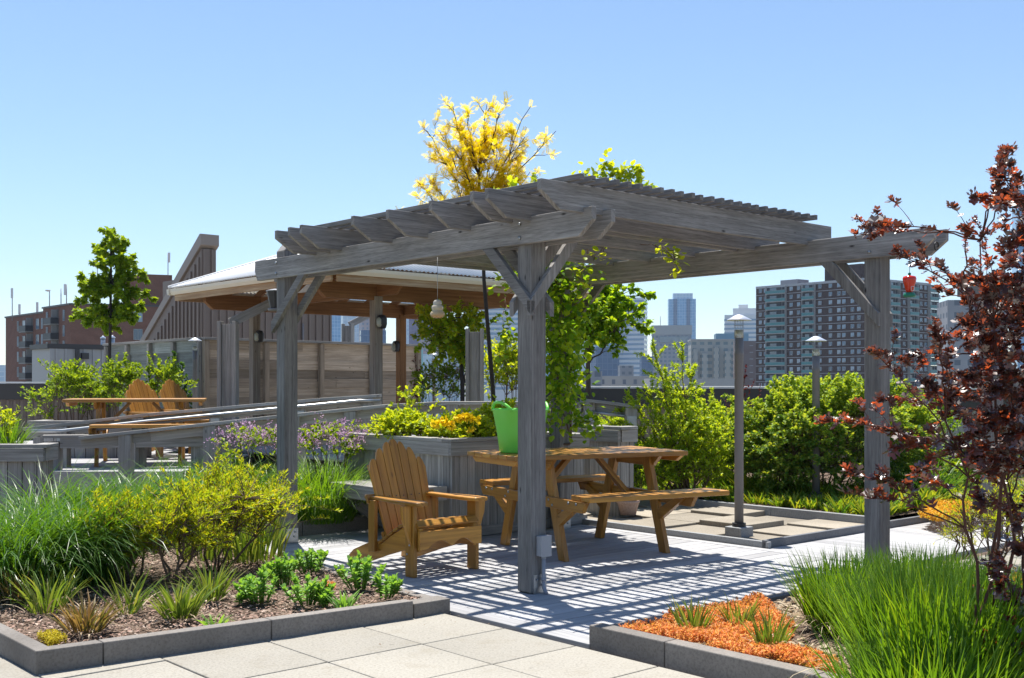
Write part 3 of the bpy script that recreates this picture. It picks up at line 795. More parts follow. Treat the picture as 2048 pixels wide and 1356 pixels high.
def rail(name, label, pts, Yd, posts, pipe=None):
    root = thing(name, label, 'handrail', (pts[0].x, pts[0].y, TZ0), 0, 'ramp handrails')
    m = MB()
    for p, q in zip(pts[:-1], pts[1:]):
        m.bar(p, q + (q - p).normalized() * .0, .145, .038, Vector((0, 1, 0)))
    m.build('top_rail', M['rail_wood'], root, .004)
    m = MB()
    for p, q in zip(pts[:-1], pts[1:]):
        m.bar(p - ZX * .075 + Vector((0, .03, 0)), q - ZX * .075 + Vector((0, .03, 0)), .038, .1, Vector((0, 1, 0)))
    m.build('side_board', M['rail_wood'], root, .003)
    for (px, py) in posts:
        # post under the rail at this column
        for p, q in zip(pts[:-1], pts[1:]):
            X0 = 1024 + p.x / p.y * F; X1 = 1024 + q.x / q.y * F
            if X0 <= px <= X1:
                f = (px - X0) / (X1 - X0); c = p.lerp(q, f); break
        else: c = pts[0]
        m = MB(); m.abox((c.x - .07, c.y - .06, .0), (c.x + .07, c.y + .08, c.z - .02)); po = m.build('post', M['rail_wood'], root, .004)
        if pipe:
            m = MB(); m.abox((c.x - .05, c.y - .066, c.z - .26), (c.x + .06, c.y - .0602, c.z - .12)); m.build('pipe_bracket', M['galv'], po)
    if pipe:
        m = MB(); m.tube([Vector((p.x, p.y - .10, p.z)) for p in pipe], .021, 10); m.build('pipe_handrail', M['galv'], root)
    return root
Yr = 13.9
rail('ramp_handrail', 'upper ramp handrail with a steel pipe running below its wooden top board', [P(50, 858, 13.9), P(300, 829, 14.0), P(640, 799, 14.3), P(762, 791, 14.5)], 0,
     [(126, 0), (278, 0), (430, 0), (600, 0), (735, 0)], [P(70, 861, 13.9), P(130, 861, 13.9), P(300, 842, 14.0), P(640, 809, 14.3), P(720, 801, 14.45), P(762, 801, 14.5)])
rail('ramp_handrail', 'lower ramp handrail of pale grey boards rising behind the purple lilac', [P(160, 876, 12.8), P(300, 861, 12.9), P(560, 833, 13.1), P(770, 812, 13.3), P(880, 806, 13.4), P(1040, 806, 13.5), P(1180, 806, 13.5)], 0,
     [(252, 0), (420, 0), (588, 0), (700, 0), (800, 0), (905, 0), (1150, 0)])
rail('ramp_handrail', 'short weathered handrail sloping down behind the climbing vine at the right', [P(1165, 800, 13.55), P(1275, 813, 13.2)], 0, [(1178, 0), (1262, 0)],
     [P(1172, 822, 13.6), P(1260, 833, 13.3)])
# low knee boards on posts beyond the ramp
kw = thing('knee_rail', 'low horizontal grey board on short posts along the upper deck edge', 'rail', P(140, 900, 13.45))
m = MB(); m.bar(P(86, 873, 13.4), P(740, 867, 14.6), .18, .035, Vector((0, 1, 0))); m.build('top_board', M['grey_wood'], kw, .003)
m = MB(); m.bar(P(120, 886, 13.4), P(740, 879, 14.6), .038, .13, Vector((0, 1, 0))); m.build('side_board', M['grey_wood'], kw, .003)
for px, Y in ((104, 13.42), (258, 13.68), (398, 13.95), (446, 14.0), (590, 14.3)):
    m = MB(); c = P(px, 880, Y); m.abox((c.x - .09, c.y - .04, .1), (c.x + .09, c.y + .1, c.z - .02)); m.build('post', M['grey_wood'], kw, .003)
# left low planter box with cap boards
def boxplanter(name, label, p0, ax, L, W, z0, z1, capw=.15):
    """p0 = nearest corner on plan, ax along the front, depth away"""
    p0 = Vector(p0); ax = Vector(ax).normalized(); dp = ZX.cross(ax)
    if dp.y < 0: dp = -dp
    root = thing(name, label, 'planter', (p0.x, p0.y, z0))
    m = MB(); s = 0
    while s < L - .02:
        e = min(s + .14, L); c = p0 + ax * (s + e) / 2; m.box(c + dp * .02 + ZX * ((z0 + z1 - .12) / 2), ax, dp, ZX, e - s - .004, .036, z1 - z0 - .12); s += .144
    s = .04
    while s < W - .02:
        e = min(s + .14, W); c = p0 + dp * (s + e) / 2
        for xx in (.018, L - .018): m.box(c + ax * xx + ZX * ((z0 + z1 - .12) / 2), dp, ax, ZX, e - s - .004, .036, z1 - z0 - .12)
        s += .144
    m.build('plank_wall', M['grey_wood'], root, .003)
    m = MB(); zc = z1 - .085
    m.box(p0 + ax * L / 2 - dp * .022 + ZX * zc, ax, dp, ZX, L + .08, .04, .13)
    for xx in (-.02, L + .02): m.box(p0 + ax * xx + dp * (W / 2 + .02) + ZX * zc, dp, ax, ZX, W, .04, .13)
    m.build('fascia', M['grey_wood'], root, .003)
    m = MB(); m.box(p0 + ax * L / 2 + dp * .05 + ZX * z1, ax, dp, ZX, L + .14, capw, .035)
    for xx in (.03, L - .03): m.box(p0 + ax * xx + dp * (W / 2 + .07) + ZX * z1, dp, ax, ZX, W - .1, capw, .034)
    m.build('cap_rail', M['grey_wood'], root, .004)
    m = MB(); m.box(p0 + ax * L / 2 + dp * W / 2 + ZX * (z1 - .15), ax, dp, ZX, L - .1, W - .08, .04); m.build('planter_soil', M['soil'], root)
    return root
c = at(82, 980, 11.0)
boxplanter('planter_box', 'low plank planter box with grasses at the left edge', (c.x - 2.2, c.y, 0), (1, 0, 0), 2.2, .3, .05, .84)
c = at(87, 860, 15.6)
boxplanter('planter_box', 'small grey wooden planter behind the ramp rail at far left', (c.x - .15, c.y, 0), (1, .05, 0), 1.5, .5, TZ0, .92)
c = at(1236, 880, 11.9)
boxplanter('planter_box', 'narrow grey wooden box behind the right end of the big planter', (c.x, c.y, 0), AX, .5, .25, .0, .98)

# ------------------------------------------------------------------ gazebo
gz = thing('gazebo', 'timber gazebo with a corrugated metal hip roof and cream gutters', 'gazebo', AB(15.2, 10.8, TZ0))
A0, A1, B0, B1 = 12.8, 17.65, 8.2, 13.4; ZE = 2.945; AP = AB(15.2, 10.8, 4.08)
M['gaz_post'] = m_wood('faded_post_wood', (.16, .12, .09), (.30, .25, .2), (.44, .39, .33), .8, .6, .3, .25)
gp = {(13.58, 9.41): 1, (17.0, 9.3): 2, (17.0, 12.35): 3, (13.58, 12.4): 4}
for (a, b) in gp:
    m = MB(); m.grid(a, a + .14, b, b + .14, TZ0, 2.74); m.build('post', M['gaz_post'] if (a, b) != (17.0, 12.35) else M['gazebo'], gz, .005)
def gbeam(a, b, a2, b2, z0, z1, t=.09):
    m = MB(); p = AB(a, b); q = AB(a2, b2); d = (q - p); L = d.length; d.normalize(); n_ = Vector((-d.y, d.x, 0)); c = .14
    m.prism([(0, z0 + .12), (c, z0), (L - c, z0), (L, z0 + .12), (L, z1), (0, z1)], p - n_ * t / 2, d, ZX, n_, t); return m.build('beam', M['gazebo'], gz, .005)
gbeam(13.65, 8.45, 13.65, 13.2, 2.68, 2.93, .1); gbeam(17.07, 8.45, 17.07, 13.2, 2.68, 2.93, .1)
gbeam(13.0, 9.48, 17.6, 9.48, 2.74, 2.92, .05); gbeam(13.0, 12.47, 17.6, 12.47, 2.74, 2.92, .05)
# rafters and eave boards
for k in range(9):
    f = (k + .5) / 9; b = B0 + (B1 - B0) * f
    for a in (A0, A1):
        e = AB(a + (.06 if a == A0 else -.06), b, ZE - .03); tgt = AB(15.2, 10.8 + (b - 10.8) * .12, 3.93)
        fr = 1 - abs(f - .5) * 1.9; tgt = e.lerp(AB(15.2, b, 3.95), max(.15, fr))
        m = MB(); m.bar(e, tgt, .04, .12); m.build('rafter', M['gazebo'], gz)
    a = A0 + (A1 - A0) * f
    for b_ in (B0, B1):
        e = AB(a, b_ + (.06 if b_ == B0 else -.06), ZE - .03); fr = 1 - abs(f - .5) * 1.9; tgt = e.lerp(AB(a, 10.8, 3.95), max(.15, fr))
        m = MB(); m.bar(e, tgt, .04, .12); m.build('rafter', M['gazebo'], gz)
m = MB()
for (p, q) in (((A0, B0), (A0, B1)), ((A0, B0), (A1, B0)), ((A1, B0), (A1, B1)), ((A0, B1), (A1, B1))):
    d = (AB(*q) - AB(*p)).normalized(); m.bar(AB(*p, ZE - .055) + d * .05, AB(*q, ZE - .055) - d * .05, .035, .12)
M['eave_wood'] = m_wood('bleached_eave_wood', (.24, .13, .06), (.40, .27, .15), (.58, .48, .34), .7, .4, .2, .2)
m.build('eave_board', M['eave_wood'], gz, .003)
m = MB(); n_ = .07
for (p, q, o) in (((A0, B0), (A0, B1), -AX), ((A0, B0), (A1, B0), -BX), ((A1, B0), (A1, B1), AX), ((A0, B1), (A1, B1), BX)):
    d = (AB(*q) - AB(*p)).normalized(); L = (AB(*q) - AB(*p)).length
    m.prism([(.0, -.01), (.05, -.02), (.08, .03), (.085, .075), (.0, .075)], AB(*p, ZE - .0) - d * .1, o, ZX, d, L + .2)
m.build('gutter', M['cream'], gz, .003)
# corrugated roof sheets (four hips)
def corr(p, q):
    """one hip face between eave corners p,q and the apex"""
    p = Vector(p); q = Vector(q); ez = ZE + .105; L = (q - p).length; d = (q - p).normalized(); n = int(L / .076) * 6; V = []; Fc = []
    p3 = p + ZX * ez; q3 = q + ZX * ez; mid = (p3 + q3) / 2
    hgt = AP - mid; nrm = d.cross(hgt).normalized()
    if nrm.z < 0: nrm = -nrm
    for i in range(n + 1):
        s = i / n; off = .011 * math.sin(2 * math.pi * (s * L) / .076); e = p3 + d * (s * L); fr = 1 - abs(2 * s - 1)
        r_ = e + hgt * max(fr, .004)
        V.append(e + nrm * off); V.append(r_ + nrm * off)
    for i in range(n): Fc.append((2 * i, 2 * i + 2, 2 * i + 3, 2 * i + 1))
    return V, Fc
V = []; Fc = []
ov = .07
cs = [AB(A0 - ov, B0 - ov), AB(A0 - ov, B1 + ov), AB(A1 + ov, B1 + ov), AB(A1 + ov, B0 - ov)]
for i in range(4):
    v, f = corr(cs[i], cs[(i + 1) % 4]); o_ = len(V); V += v; Fc += [tuple(x + o_ for x in ff) for ff in f]
M['roof'] = m_plain('corrugated_metal', (.76, .76, .75), .5, .1, .08, 1.2)
me = npmesh('roof', [tuple(v) for v in V], Fc, M['roof'], off=wloc(gz)); ro = link('roof', me, gz)
sd = ro.modifiers.new('Solid', 'SOLIDIFY'); sd.thickness = .004
m = MB()
for c in cs: m.tube([c + ZX * (ZE + .11), AP + ZX * .01], .03, 6)
m.build('hip_cap', M['roof'], ro)
m = MB(); m.grid(A0 + .02, A1 - .02, B0 + .02, B0 + .05, ZE + .03, ZE + .1); m.grid(A0 + .02, A0 + .05, B0 + .02, B1 - .02, ZE + .03, ZE + .1)
m.grid(A0 + .02, A1 - .02, B1 - .05, B1 - .02, ZE + .03, ZE + .1); m.build('roof_batten', M['dark_cap'], gz)
for (a, b), dx in (((13.58, 9.41), .1), ((17.0, 9.3), .12), ((17.0, 12.35), -.1)):
    m = MB(); c = AB(a - .035, b + .1, 2.36 if a < 14 else 2.25)
    if b > 12: c = AB(a + .07, b - .05, 2.15)
    m.lathe([(.0, -.10), (.06, -.09), (.075, -.03), (.075, .05), (.05, .1), (0, .11)], c, 12); w_ = m.build('wall_light', M['black'], gz)
    m = MB(); m.lathe([(.03, -.08), (.05, -.05), (.05, .04), (.02, .07)], c - Vector((.03, .035, 0)), 10); m.build('lens', M['lens'], w_)
# furniture just visible behind the lower rail
for px, py, Y, L in ((905, 800, 15.6, .0),):
    pass

# ------------------------------------------------------------------ trellis pillars
def pillar(label, px0, px1, ytop, Y, z0, arm=None):
    c = at((px0 + px1) / 2, 700, Y); wd = (px1 - px0) / F * Y; zt = H + (HZ - ytop) * Y / F
    root = thing('trellis_pillar', label, 'pillar', (c.x, c.y, z0), 0, 'grey boarded trellis pillars')
    m = MB(); h = wd * .36
    for s in (-1, 1):
        m.box((c.x + s * wd * .39, c.y, (z0 + zt) / 2), (1, 0, 0), (0, 1, 0), ZX, wd * .2, wd * .75, zt - z0)
    m.build('side_board', M['grey_wood'], root, .004)
    m = MB(); m.box((c.x, c.y - .0, (z0 + zt) / 2 - .02), (1, 0, 0), (0, 1, 0), ZX, wd * .57, wd * .45, zt - z0 - .04); m.build('core_post', M['grey_wood'], root, .004)
    if arm:
        for s in (arm,):
            m = MB(); p = Vector((c.x + s * wd * .1, c.y + .02, zt - .02)); m.bar(p, p + Vector((s * .55, .3, .32)), .045, .14); m.build('arm', M['grey_wood'], root, .004)
    return root
pillar('boarded grey pillar left of the gazebo with a slanting arm', 437, 475, 643, 16.8, TZ0, 1)
pillar('boarded grey pillar with wire ties beside the yellow tree trunk', 931, 968, 658, 14.6, .0)
pillar('small pillar with a slanting arm poking above the brown fence', 684, 708, 648, 25.0, .3, 1)

# ------------------------------------------------------------------ fences
def slat_fence(label, p, q, z0, z1, mat, nposts, boards, capm, group=None):
    p = Vector(p); q = Vector(q); d = (q - p); L = d.length; d.normalize(); n_ = ZX.cross(d)
    if n_.y > 0: n_ = -n_
    root = thing('board_fence', label, 'fence', (p.x, p.y, z0))
    m = MB(); h = (z1 - z0) / boards; z = z0
    for k in range(boards):
        cuts = [0] + sorted(random.uniform(.2, .8) * L for _ in range(1)) + [L]
        for s0, s1 in zip(cuts[:-1], cuts[1:]):
            m.box(p + d * (s0 + s1) / 2 + ZX * (z + h / 2) + n_ * (.013 * (k % 2) + random.uniform(-.004, .004)), d, n_, ZX, s1 - s0 - .004, .025, h + .006)
        z += h
    m.build('board_panel', mat, root)
    for k in range(nposts):
        f = k / (nposts - 1); c = p + d * (L * f) + n_ * .06
        m = MB(); m.box(c + ZX * ((z0 + z1) / 2 - .02), d, n_, ZX, .1, .09, z1 - z0); m.build('post', M['grey_wood'] if mat is M['fence_green'] else mat, root, .004)
    m = MB(); m.box(p + d * L / 2 + n_ * .03 + ZX * (z1 + .02), d, n_, ZX, L + .12, .2, .045); m.build('top_rail', M['grey_wood'], root, .004)
    return root
FC = AB(19.2, 9.5)
slat_fence('weathered greenish grey board fence running back at the left', AB(23.6, 9.5), FC + AX * .06, TZ0 - .3, 2.27, M['fence_green'], 5, 10, None)
slat_fence('brown slatted board fence behind the gazebo', FC, AB(19.7, 14.75), TZ0 - .3, 2.27, M['fence_brown'], 5, 12, None)
# ------------------------------------------------------------------ ribbed stair enclosure
se = thing('stair_enclosure', 'brown ribbed metal stair enclosure with a steep sloping roof edge behind the fence', 'stair enclosure', at(410, 700, 27))
Ys = 27.0; s_ = Ys / F
dL = AX.copy(); dR = BX.copy()
Cn = Vector(((403 - 1024) * s_, Ys, 0)); zt = H + (HZ - 468) * s_
def col_len(px, base, d):      # distance along d from base at which the picture column px is met
    k = (px - 1024) / F; return (k * base.y - base.x) / (d.x - k * d.y)
Lw = col_len(288, Cn, dL); q = Cn + dL * Lw; zl = H + (HZ - 682) * q.y / F
W1 = col_len(432, Cn, dR)
m = MB(); m.prism([(0, -.05), (Lw + 1.2, -.05), (Lw + 1.2, zl - (zt - zl) / Lw * 1.2), (0, zt - .35)], Cn, dL, ZX, dR, W1)
Wd = col_len(663, Cn, dR); z2 = H + (HZ - 560) * 29 / F
m.prism([(W1 + .002, -.05), (Wd, -.05), (Wd, z2), (W1 + .002, z2)], Cn, dR, ZX, dL, 3.0)
m.build('wall', M['brown_clad'], se)
m = MB(); s = .12
while s < Lw + 1.1:
    zz = zt - .36 - (zt - zl) / Lw * s; m.box(Cn + dL * s - dR * .02 + ZX * (zz / 2 - .1), dL, dR, ZX, .05, .038, max(.1, zz)); s += .21
s = .06
while s < Wd:
    zz = zt - .3 if s < W1 - .05 else z2 - .06; m.box(Cn + dR * s - dL * .02 + ZX * (zz / 2 - .06), dR, dL, ZX, .05, .038, zz); s += .21
m.build('rib', M['brown_clad'], se)
m = MB(); m.prism([(-.06, zt - .26), (Lw + 1.25, zl - (zt - zl) / Lw * 1.25 + .0), (Lw + 1.25, zl - (zt - zl) / Lw * 1.25 + .17), (.0, zt), (-.06, zt)], Cn - dR * .05, dL, ZX, dR, W1 + .1)
m.build('sloping_cap', M['brown_cap'], se)
m = MB(); p = Cn + dR * (W1 + 2.4) - dL * .05; m.tube([p + ZX * 3.0, p + ZX * 2.35, p - dR * .3 + ZX * 2.2, p - dR * 1.9 + ZX * 2.2, p - dR * 2.1 + ZX * 1.9], .03, 6); m.build('conduit', M['brown_cap'], se)

# ------------------------------------------------------------------ parapets
def parapet(label, p, q, zt, capm, clad, rib=.16):
    p = Vector(p); q = Vector(q); p.z = q.z = 0; d = q - p; L = d.length; d.normalize(); n_ = ZX.cross(d)
    if n_.y > 0: n_ = -n_
    root = thing('parapet_wall', label, 'parapet', (p.x, p.y, 0))
    m = MB(); m.box(p + d * L / 2 + ZX * (zt / 2 - .2), d, n_, ZX, L, .2, zt - .02 + .3); m.build('wall', clad, root)
    m = MB(); s = .05
    while s < L: m.box(p + d * s + n_ * .115 + ZX * ((zt - .3) / 2), d, n_, ZX, rib * .42, .03, zt - .32); s += rib
    m.build('rib', clad, root)
    m = MB(); m.box(p + d * L / 2 + n_ * .05 + ZX * (zt - .155), d, n_, ZX, L + .1, .24, .29); m.build('fascia', capm, root)
    m = MB(); m.box(p + d * L / 2 - n_ * .42 + ZX * (zt + .01), d, n_, ZX, L + .1, 1.2, .03); m.build('coping', M['white'], root)
    return root
parapet('dark capped parapet with tan ribbed cladding behind the shrubs at right', at(1050, 775, 19.0), at(1760, 775, 17.2), H + (HZ - 776) * 18 / F, M['dark_cap'], M['tan_clad'])
parapet('parapet continuing right behind the copper leaved shrub', at(1765, 775, 17.2), at(2300, 775, 15.5), H + (HZ - 778) * 16.5 / F, M['dark_cap'], M['pale_clad'], .2)
parapet('brown ribbed parapet at the far left edge', at(-200, 765, 19.6), at(235, 765, 21.8), H + (HZ - 766) * 20 / F, M['dark_cap'], M['brown_clad'], .12)
# low pale service building
lb = thing('service_hut', 'low pale ribbed rooftop service hut left of the fence', 'hut', at(150, 760, 36))
s_ = 36 / F; c = Vector(((100 - 1024) * s_, 36, 0)); zt = H + (HZ - 697) * s_
l1 = col_len(64, c, AX); l2 = col_len(232, c, BX)
m = MB(); m.prism([(0, 0), (l2 * BX.x, l2 * BX.y), ((BX * l2 + AX * l1).x, (BX * l2 + AX * l1).y), (AX.x * l1, AX.y * l1)], c + ZX * -.3, (1, 0, 0), (0, 1, 0), ZX, zt + .3)
m.build('wall', M['pale_clad'], lb)
m = MB(); s = .2
while s < l2: m.box(c + BX * s - AX * .015 + ZX * (zt / 2), BX, AX, ZX, .06, .03, zt); s += .3
m.build('rib', M['pale_clad'], lb)
m = MB(); m.prism([(-.06, -.06), (l2 * BX.x + .05, l2 * BX.y - .06), ((BX * l2 + AX * l1).x, (BX * l2 + AX * l1).y + .1), (AX.x * l1 - .08, AX.y * l1)], c + ZX * zt, (1, 0, 0), (0, 1, 0), ZX, .16)
m.build('roof_edge', M['dark_cap'], lb)
m = MB(); q = c + BX * col_len(153, c, BX) - AX * .06; m.box(q + ZX * (zt / 2), BX, AX, ZX, .12, .1, zt); m.build('downpipe', M['dark_cap'], lb)
m = MB(); q = c + BX * col_len(168, c, BX) - AX * .08; m.box(q + ZX * (H + (HZ - 712) * q.y / F), BX, AX, ZX, .22, .14, .2); m.build('vent_grille', M['dark_cap'], lb)
for px, yt, yb, i in ((206, 671, 700, 0), (225, 670, 690, 1)):
    c2 = at(px, 700, 38.5); s2 = 38.5 / F
    v = thing('roof_vent', ['metal roof vent with a conical cap left of the tree trunk', 'metal roof vent with a conical cap right behind the tree trunk'][i], 'vent', (c2.x, c2.y, H + (HZ - yb) * s2), 0, 'roof vents')
    m = MB(); m.lathe([(.075, H + (HZ - yb - 10) * s2), (.075, H + (HZ - yt - 5) * s2)], (c2.x, c2.y, 0), 14); m.build('stack', M['galv'], v)
    m = MB(); m.lathe([(.09, H + (HZ - yt - 6) * s2), (.1, H + (HZ - yt - 5) * s2), (0, H + (HZ - yt) * s2)], (c2.x, c2.y, 0), 14); m.build('cap', M['white_metal'], v)
# second pergola at the right edge, behind the copper shrub
p2 = thing('pergola', 'second grey pergola, mostly hidden behind the copper leaved shrub', 'pergola', at(1984, 900, 10.6))
m = MB(); c = at(1984, 900, 10.6); m.box((c.x, c.y, 1.2), AX, BX, ZX, .15, .15, 2.5); m.build('post', M['pergola'], p2, .004)
for dz, Yy in ((0, 10.55), (0, 10.75)):
    m = MB(); a_ = at(1925, 592, Yy); b_ = at(2140, 566, Yy - .8); m.bar(a_, b_, .045, .19); m.build('beam', M['pergola'], p2, .004)
for k in range(4):
    a_ = at(1918 + k * 42, 575, 10.9 + .1 * k); m = MB(); m.bar(a_, a_ + BX * 2.4 + ZX * 0, .04, .18); m.build('rafter', M['pergola'], p2, .004)
m = MB(); a_ = at(1990, 665, 10.5); b_ = at(2060, 600, 10.2); m.bar(a_, b_, .045, .1); m.build('brace', M['pergola'], p2, .004)
# ------------------------------------------------------------------ far buildings
def m_window():
    t = NT('apartment_glass'); oi = t.n('ObjectInfo').outputs['Random']; r = t.math('FRACT', t.math('ADD', t.math('MULTIPLY', oi, 7.7), t.rnd))
    col = t.ramp(r, [(0, (.06, .10, .15)), (.35, (.10, .17, .25)), (.6, (.2, .3, .4)), (.8, (.34, .42, .5)), (1, (.08, .11, .15))])
    return t.done(t.bsdf(col, .15, 0, None, .8))
M['apt_glass'] = m_window()
M['frame_grey'] = m_plain('window_frame', (.30, .31, .32), .6)
def win_mesh(name, w_, h_, ac=True):
    m = MB()
    m.box((0, -.02, 0), (1, 0, 0), (0, 1, 0), ZX, w_, .08, h_, 0)
    for s in (-1, 0, 1): m.box((s * (w_ / 2 - .03 * abs(s)), -.07, 0), (1, 0, 0), (0, 1, 0), ZX, .06, .06, h_, 1)
    for s in (-1, 1): m.box((0, -.07, s * (h_ / 2 - .03)), (1, 0, 0), (0, 1, 0), ZX, w_, .06, .07, 1)
    if ac: m.box((w_ * .2, -.2, -h_ / 2 + .2), (1, 0, 0), (0, 1, 0), ZX, w_ * .34, .3, .36, 1)
    return m.mesh(name, [M['apt_glass'], M['frame_grey']])
def place(me, name, root, P0, ux, uz_unused, u, z):
    o = bpy.data.objects.new(name, me); COL.objects.link(o); o.parent = root
    o.location = P0 + ux * u + ZX * z - root.location
    o.rotation_euler = (0, 0, math.atan2(ux.y, ux.x)); return o
def merge_windows(me, root, items):
    """the rest of the windows, past a hundred, as one part"""
    m = MB(); base = [(v.co.copy()) for v in me.vertices]; fs = [list(p.vertices) for p in me.polygons]; mi = [p.material_index for p in me.polygons]
    for (P0, ux, u, z) in items:
        uy = ZX.cross(ux); o = len(m.v); c = P0 + ux * u + ZX * z
        for v in base: m.v.append(tuple(c + ux * v.x + uy * v.y + ZX * v.z))
        for f, k in zip(fs, mi): m.f.append([i + o for i in f]); m.uv.append([(0, 0)] * len(f)); m.m.append(k); m.sm.append(False)
    o = m.build('window', list(me.materials), root); o['kind'] = 'stuff'; return o
# ---- big brown brick apartment tower at right
Yc = 356.0; Cb = Vector(((1738 - 1024) / F * Yc, Yc, 0)); uL = Vector((-.65, .76, 0)).normalized(); uR = Vector((.80, .60, 0)).normalized()
top = H + (HZ - 557) * Yc / F
bk = thing('apartment_building', 'large brown brick apartment building with teal balconies at right', 'building', (Cb.x, Cb.y, GZ))
LL = col_len(1512, Cb, uL); LR = 34.0; fh = 2.72; nf = 14
m = MB()
def wallbox(m, P0, u, L, v, W, z0, z1, mi=0):
    c = P0 + u * L / 2 + v * W / 2 + ZX * ((z0 + z1) / 2); m.box(c, u, v, ZX, L, W, z1 - z0, mi, True)
# body set back behind balcony recesses is a prism: corner, left face, right face
m.prism([(0, 0), (uR.x * LR, uR.y * LR), ((uR * LR + uL * LL).x, (uR * LR + uL * LL).y), (uL.x * LL, uL.y * LL)], Cb + ZX * GZ, (1, 0, 0), (0, 1, 0), ZX, top - GZ)
bw = m.build('wall', M['brick_dark'], bk)
m = MB()
pen = Cb + uL * 6 + uR * 5
wallbox(m, pen, uL, 14, uR, 12, top, top + 5.6); m.build('penthouse', M['brick_dark'], bk)
m = MB(); wallbox(m, Cb + uL * 30 + uR * 4, uL, 7, uR, 6, top, top + 2.2); m.build('stair_head', M['slab'], bk)
m = MB()
for k in range(nf + 1):
    z = top - k * fh - .1
    m.box(Cb + uL * LL / 2 - uR * .04 + ZX * z, uL, uR, ZX, LL + .1, .1, .15 if k else .8); m.box(Cb + uR * LR / 2 - uL * .04 + ZX * z, uR, uL, ZX, LR + .1, .1, .15 if k else .8)
m.build('floor_slab_edge', M['slab'], bk)
wm = win_mesh('window', 1.3, 1.4); wm2 = win_mesh('window', 1.3, 1.5)
nrmL = -uR; nrmR = -uL
items = []
for k in range(nf):
    z = top - k * fh - 1.35
    for px in (1521, 1531, 1582.5, 1597.5, 1640, 1661, 1678, 1688, 1705, 1718):
        u = col_len(px, Cb, uL); items.append((k, Cb - uR * .0, -uL, -u, z))
    for px in (1797, 1808, 1842, 1851, 1878):
        u = col_len(px, Cb, uR); items.append((k, Cb, uR, u, z))
vis = [it for it in items if it[0] < 8][:100]; rest = [it for it in items if it not in vis]
for it in vis: place(wm, 'window', bk, it[1], it[2], None, it[3], it[4])
merge_windows(wm, bk, [(a, b, c, d) for _, a, b, c, d in rest])
def balc_mesh(w_):
    m = MB(); h = 2.4
    m.box((0, -.01, 0), (1, 0, 0), (0, 1, 0), ZX, w_, .06, h, 0)
    m.box((-w_ * .18, -.06, -.15), (1, 0, 0), (0, 1, 0), ZX, w_ * .34, .05, h * .78, 1); m.box((w_ * .27, -.06, .1), (1, 0, 0), (0, 1, 0), ZX, .1, .06, h, 3)
    m.box((0, -.55, -h / 2 - .06), (1, 0, 0), (0, 1, 0), ZX, w_, 1.1, .16, 3); m.box((0, -1.08, -h / 2 + .5), (1, 0, 0), (0, 1, 0), ZX, w_, .06, .95, 2)
    m.box((0, -1.09, -h / 2 + 1.0), (1, 0, 0), (0, 1, 0), ZX, w_, .08, .06, 3)
    for s in (-1, 1): m.box((s * w_ / 2, -.55, -h / 2 + .5), (1, 0, 0), (0, 1, 0), ZX, .06, 1.1, .95, 2); m.box((s * w_ / 2, -.5, 0), (1, 0, 0), (0, 1, 0), ZX, .12, 1.0, h, 4)
    return m.mesh('balcony', [M['dark'], M['glass'], M['teal'], M['slab'], M['pale_wall']])
b1 = balc_mesh(abs(col_len(1534, Cb, uL) - col_len(1573, Cb, uL))); b2 = balc_mesh(abs(col_len(1606.5, Cb, uL) - col_len(1631, Cb, uL))); b3 = balc_mesh(5.0)
for k in range(nf):
    z = top - k * fh - 1.42
    place(b1, 'balcony', bk, Cb, -uL, None, -col_len(1553.5, Cb, uL), z); place(b2, 'balcony', bk, Cb, -uL, None, -col_len(1618.7, Cb, uL), z)
    place(b3, 'balcony', bk, Cb, uR, None, col_len(1824, Cb, uR), z); place(b3, 'balcony', bk, Cb, uR, None, col_len(1864, Cb, uR), z); place(b3, 'balcony', bk, Cb, uR, None, col_len(1786, Cb, uR), z)
# ---- brick apartment block at far left
Y1 = 190.0; C1 = Vector(((141 - 1024) / F * Y1, Y1, 0)); l1 = Vector((-.66, .75, 0)).normalized(); r1 = Vector((.93, .37, 0)).normalized()
t1 = H + (HZ - 609) * Y1 / F
ap = thing('apartment_building', 'reddish brown brick apartment block with dark balconies at far left', 'building', (C1.x, C1.y, GZ))
La = col_len(86, C1, l1); Lb = col_len(8, C1, l1); Ra = 30.0
q = C1 + l1 * La; t2 = H + (HZ - 625) * q.y / F
m = MB()
m.prism([(0, 0), (r1.x * Ra, r1.y * Ra), ((r1 * Ra + l1 * La).x, (r1 * Ra + l1 * La).y), (l1.x * La, l1.y * La)], C1 + ZX * GZ, (1, 0, 0), (0, 1, 0), ZX, t1 - GZ)
e = q + r1 * .3
m.prism([(0, 0), (r1.x * Ra, r1.y * Ra), ((r1 * Ra + l1 * (Lb - La)).x, (r1 * Ra + l1 * (Lb - La)).y), (l1.x * (Lb - La), l1.y * (Lb - La))], e + ZX * GZ, (1, 0, 0), (0, 1, 0), ZX, t2 - GZ)
u = col_len(287, C1, r1); p = C1 + r1 * u + l1 * 1.5; t3 = H + (HZ - 548) * p.y / F
m.prism([(0, 0), (r1.x * 5.4, r1.y * 5.4), ((r1 * 5.4 + l1 * 7).x, (r1 * 5.4 + l1 * 7).y), (l1.x * 7, l1.y * 7)], p + ZX * (t1 - 2), (1, 0, 0), (0, 1, 0), ZX, t3 - t1 + 2)
p2_ = p + r1 * 5.41 + l1 * .2; m.prism([(0, 0), (r1.x * 3.4, r1.y * 3.4), ((r1 * 3.4 + l1 * 6).x, (r1 * 3.4 + l1 * 6).y), (l1.x * 6, l1.y * 6)], p2_ + ZX * (t1 - 2), (1, 0, 0), (0, 1, 0), ZX, t3 - t1 + .9)
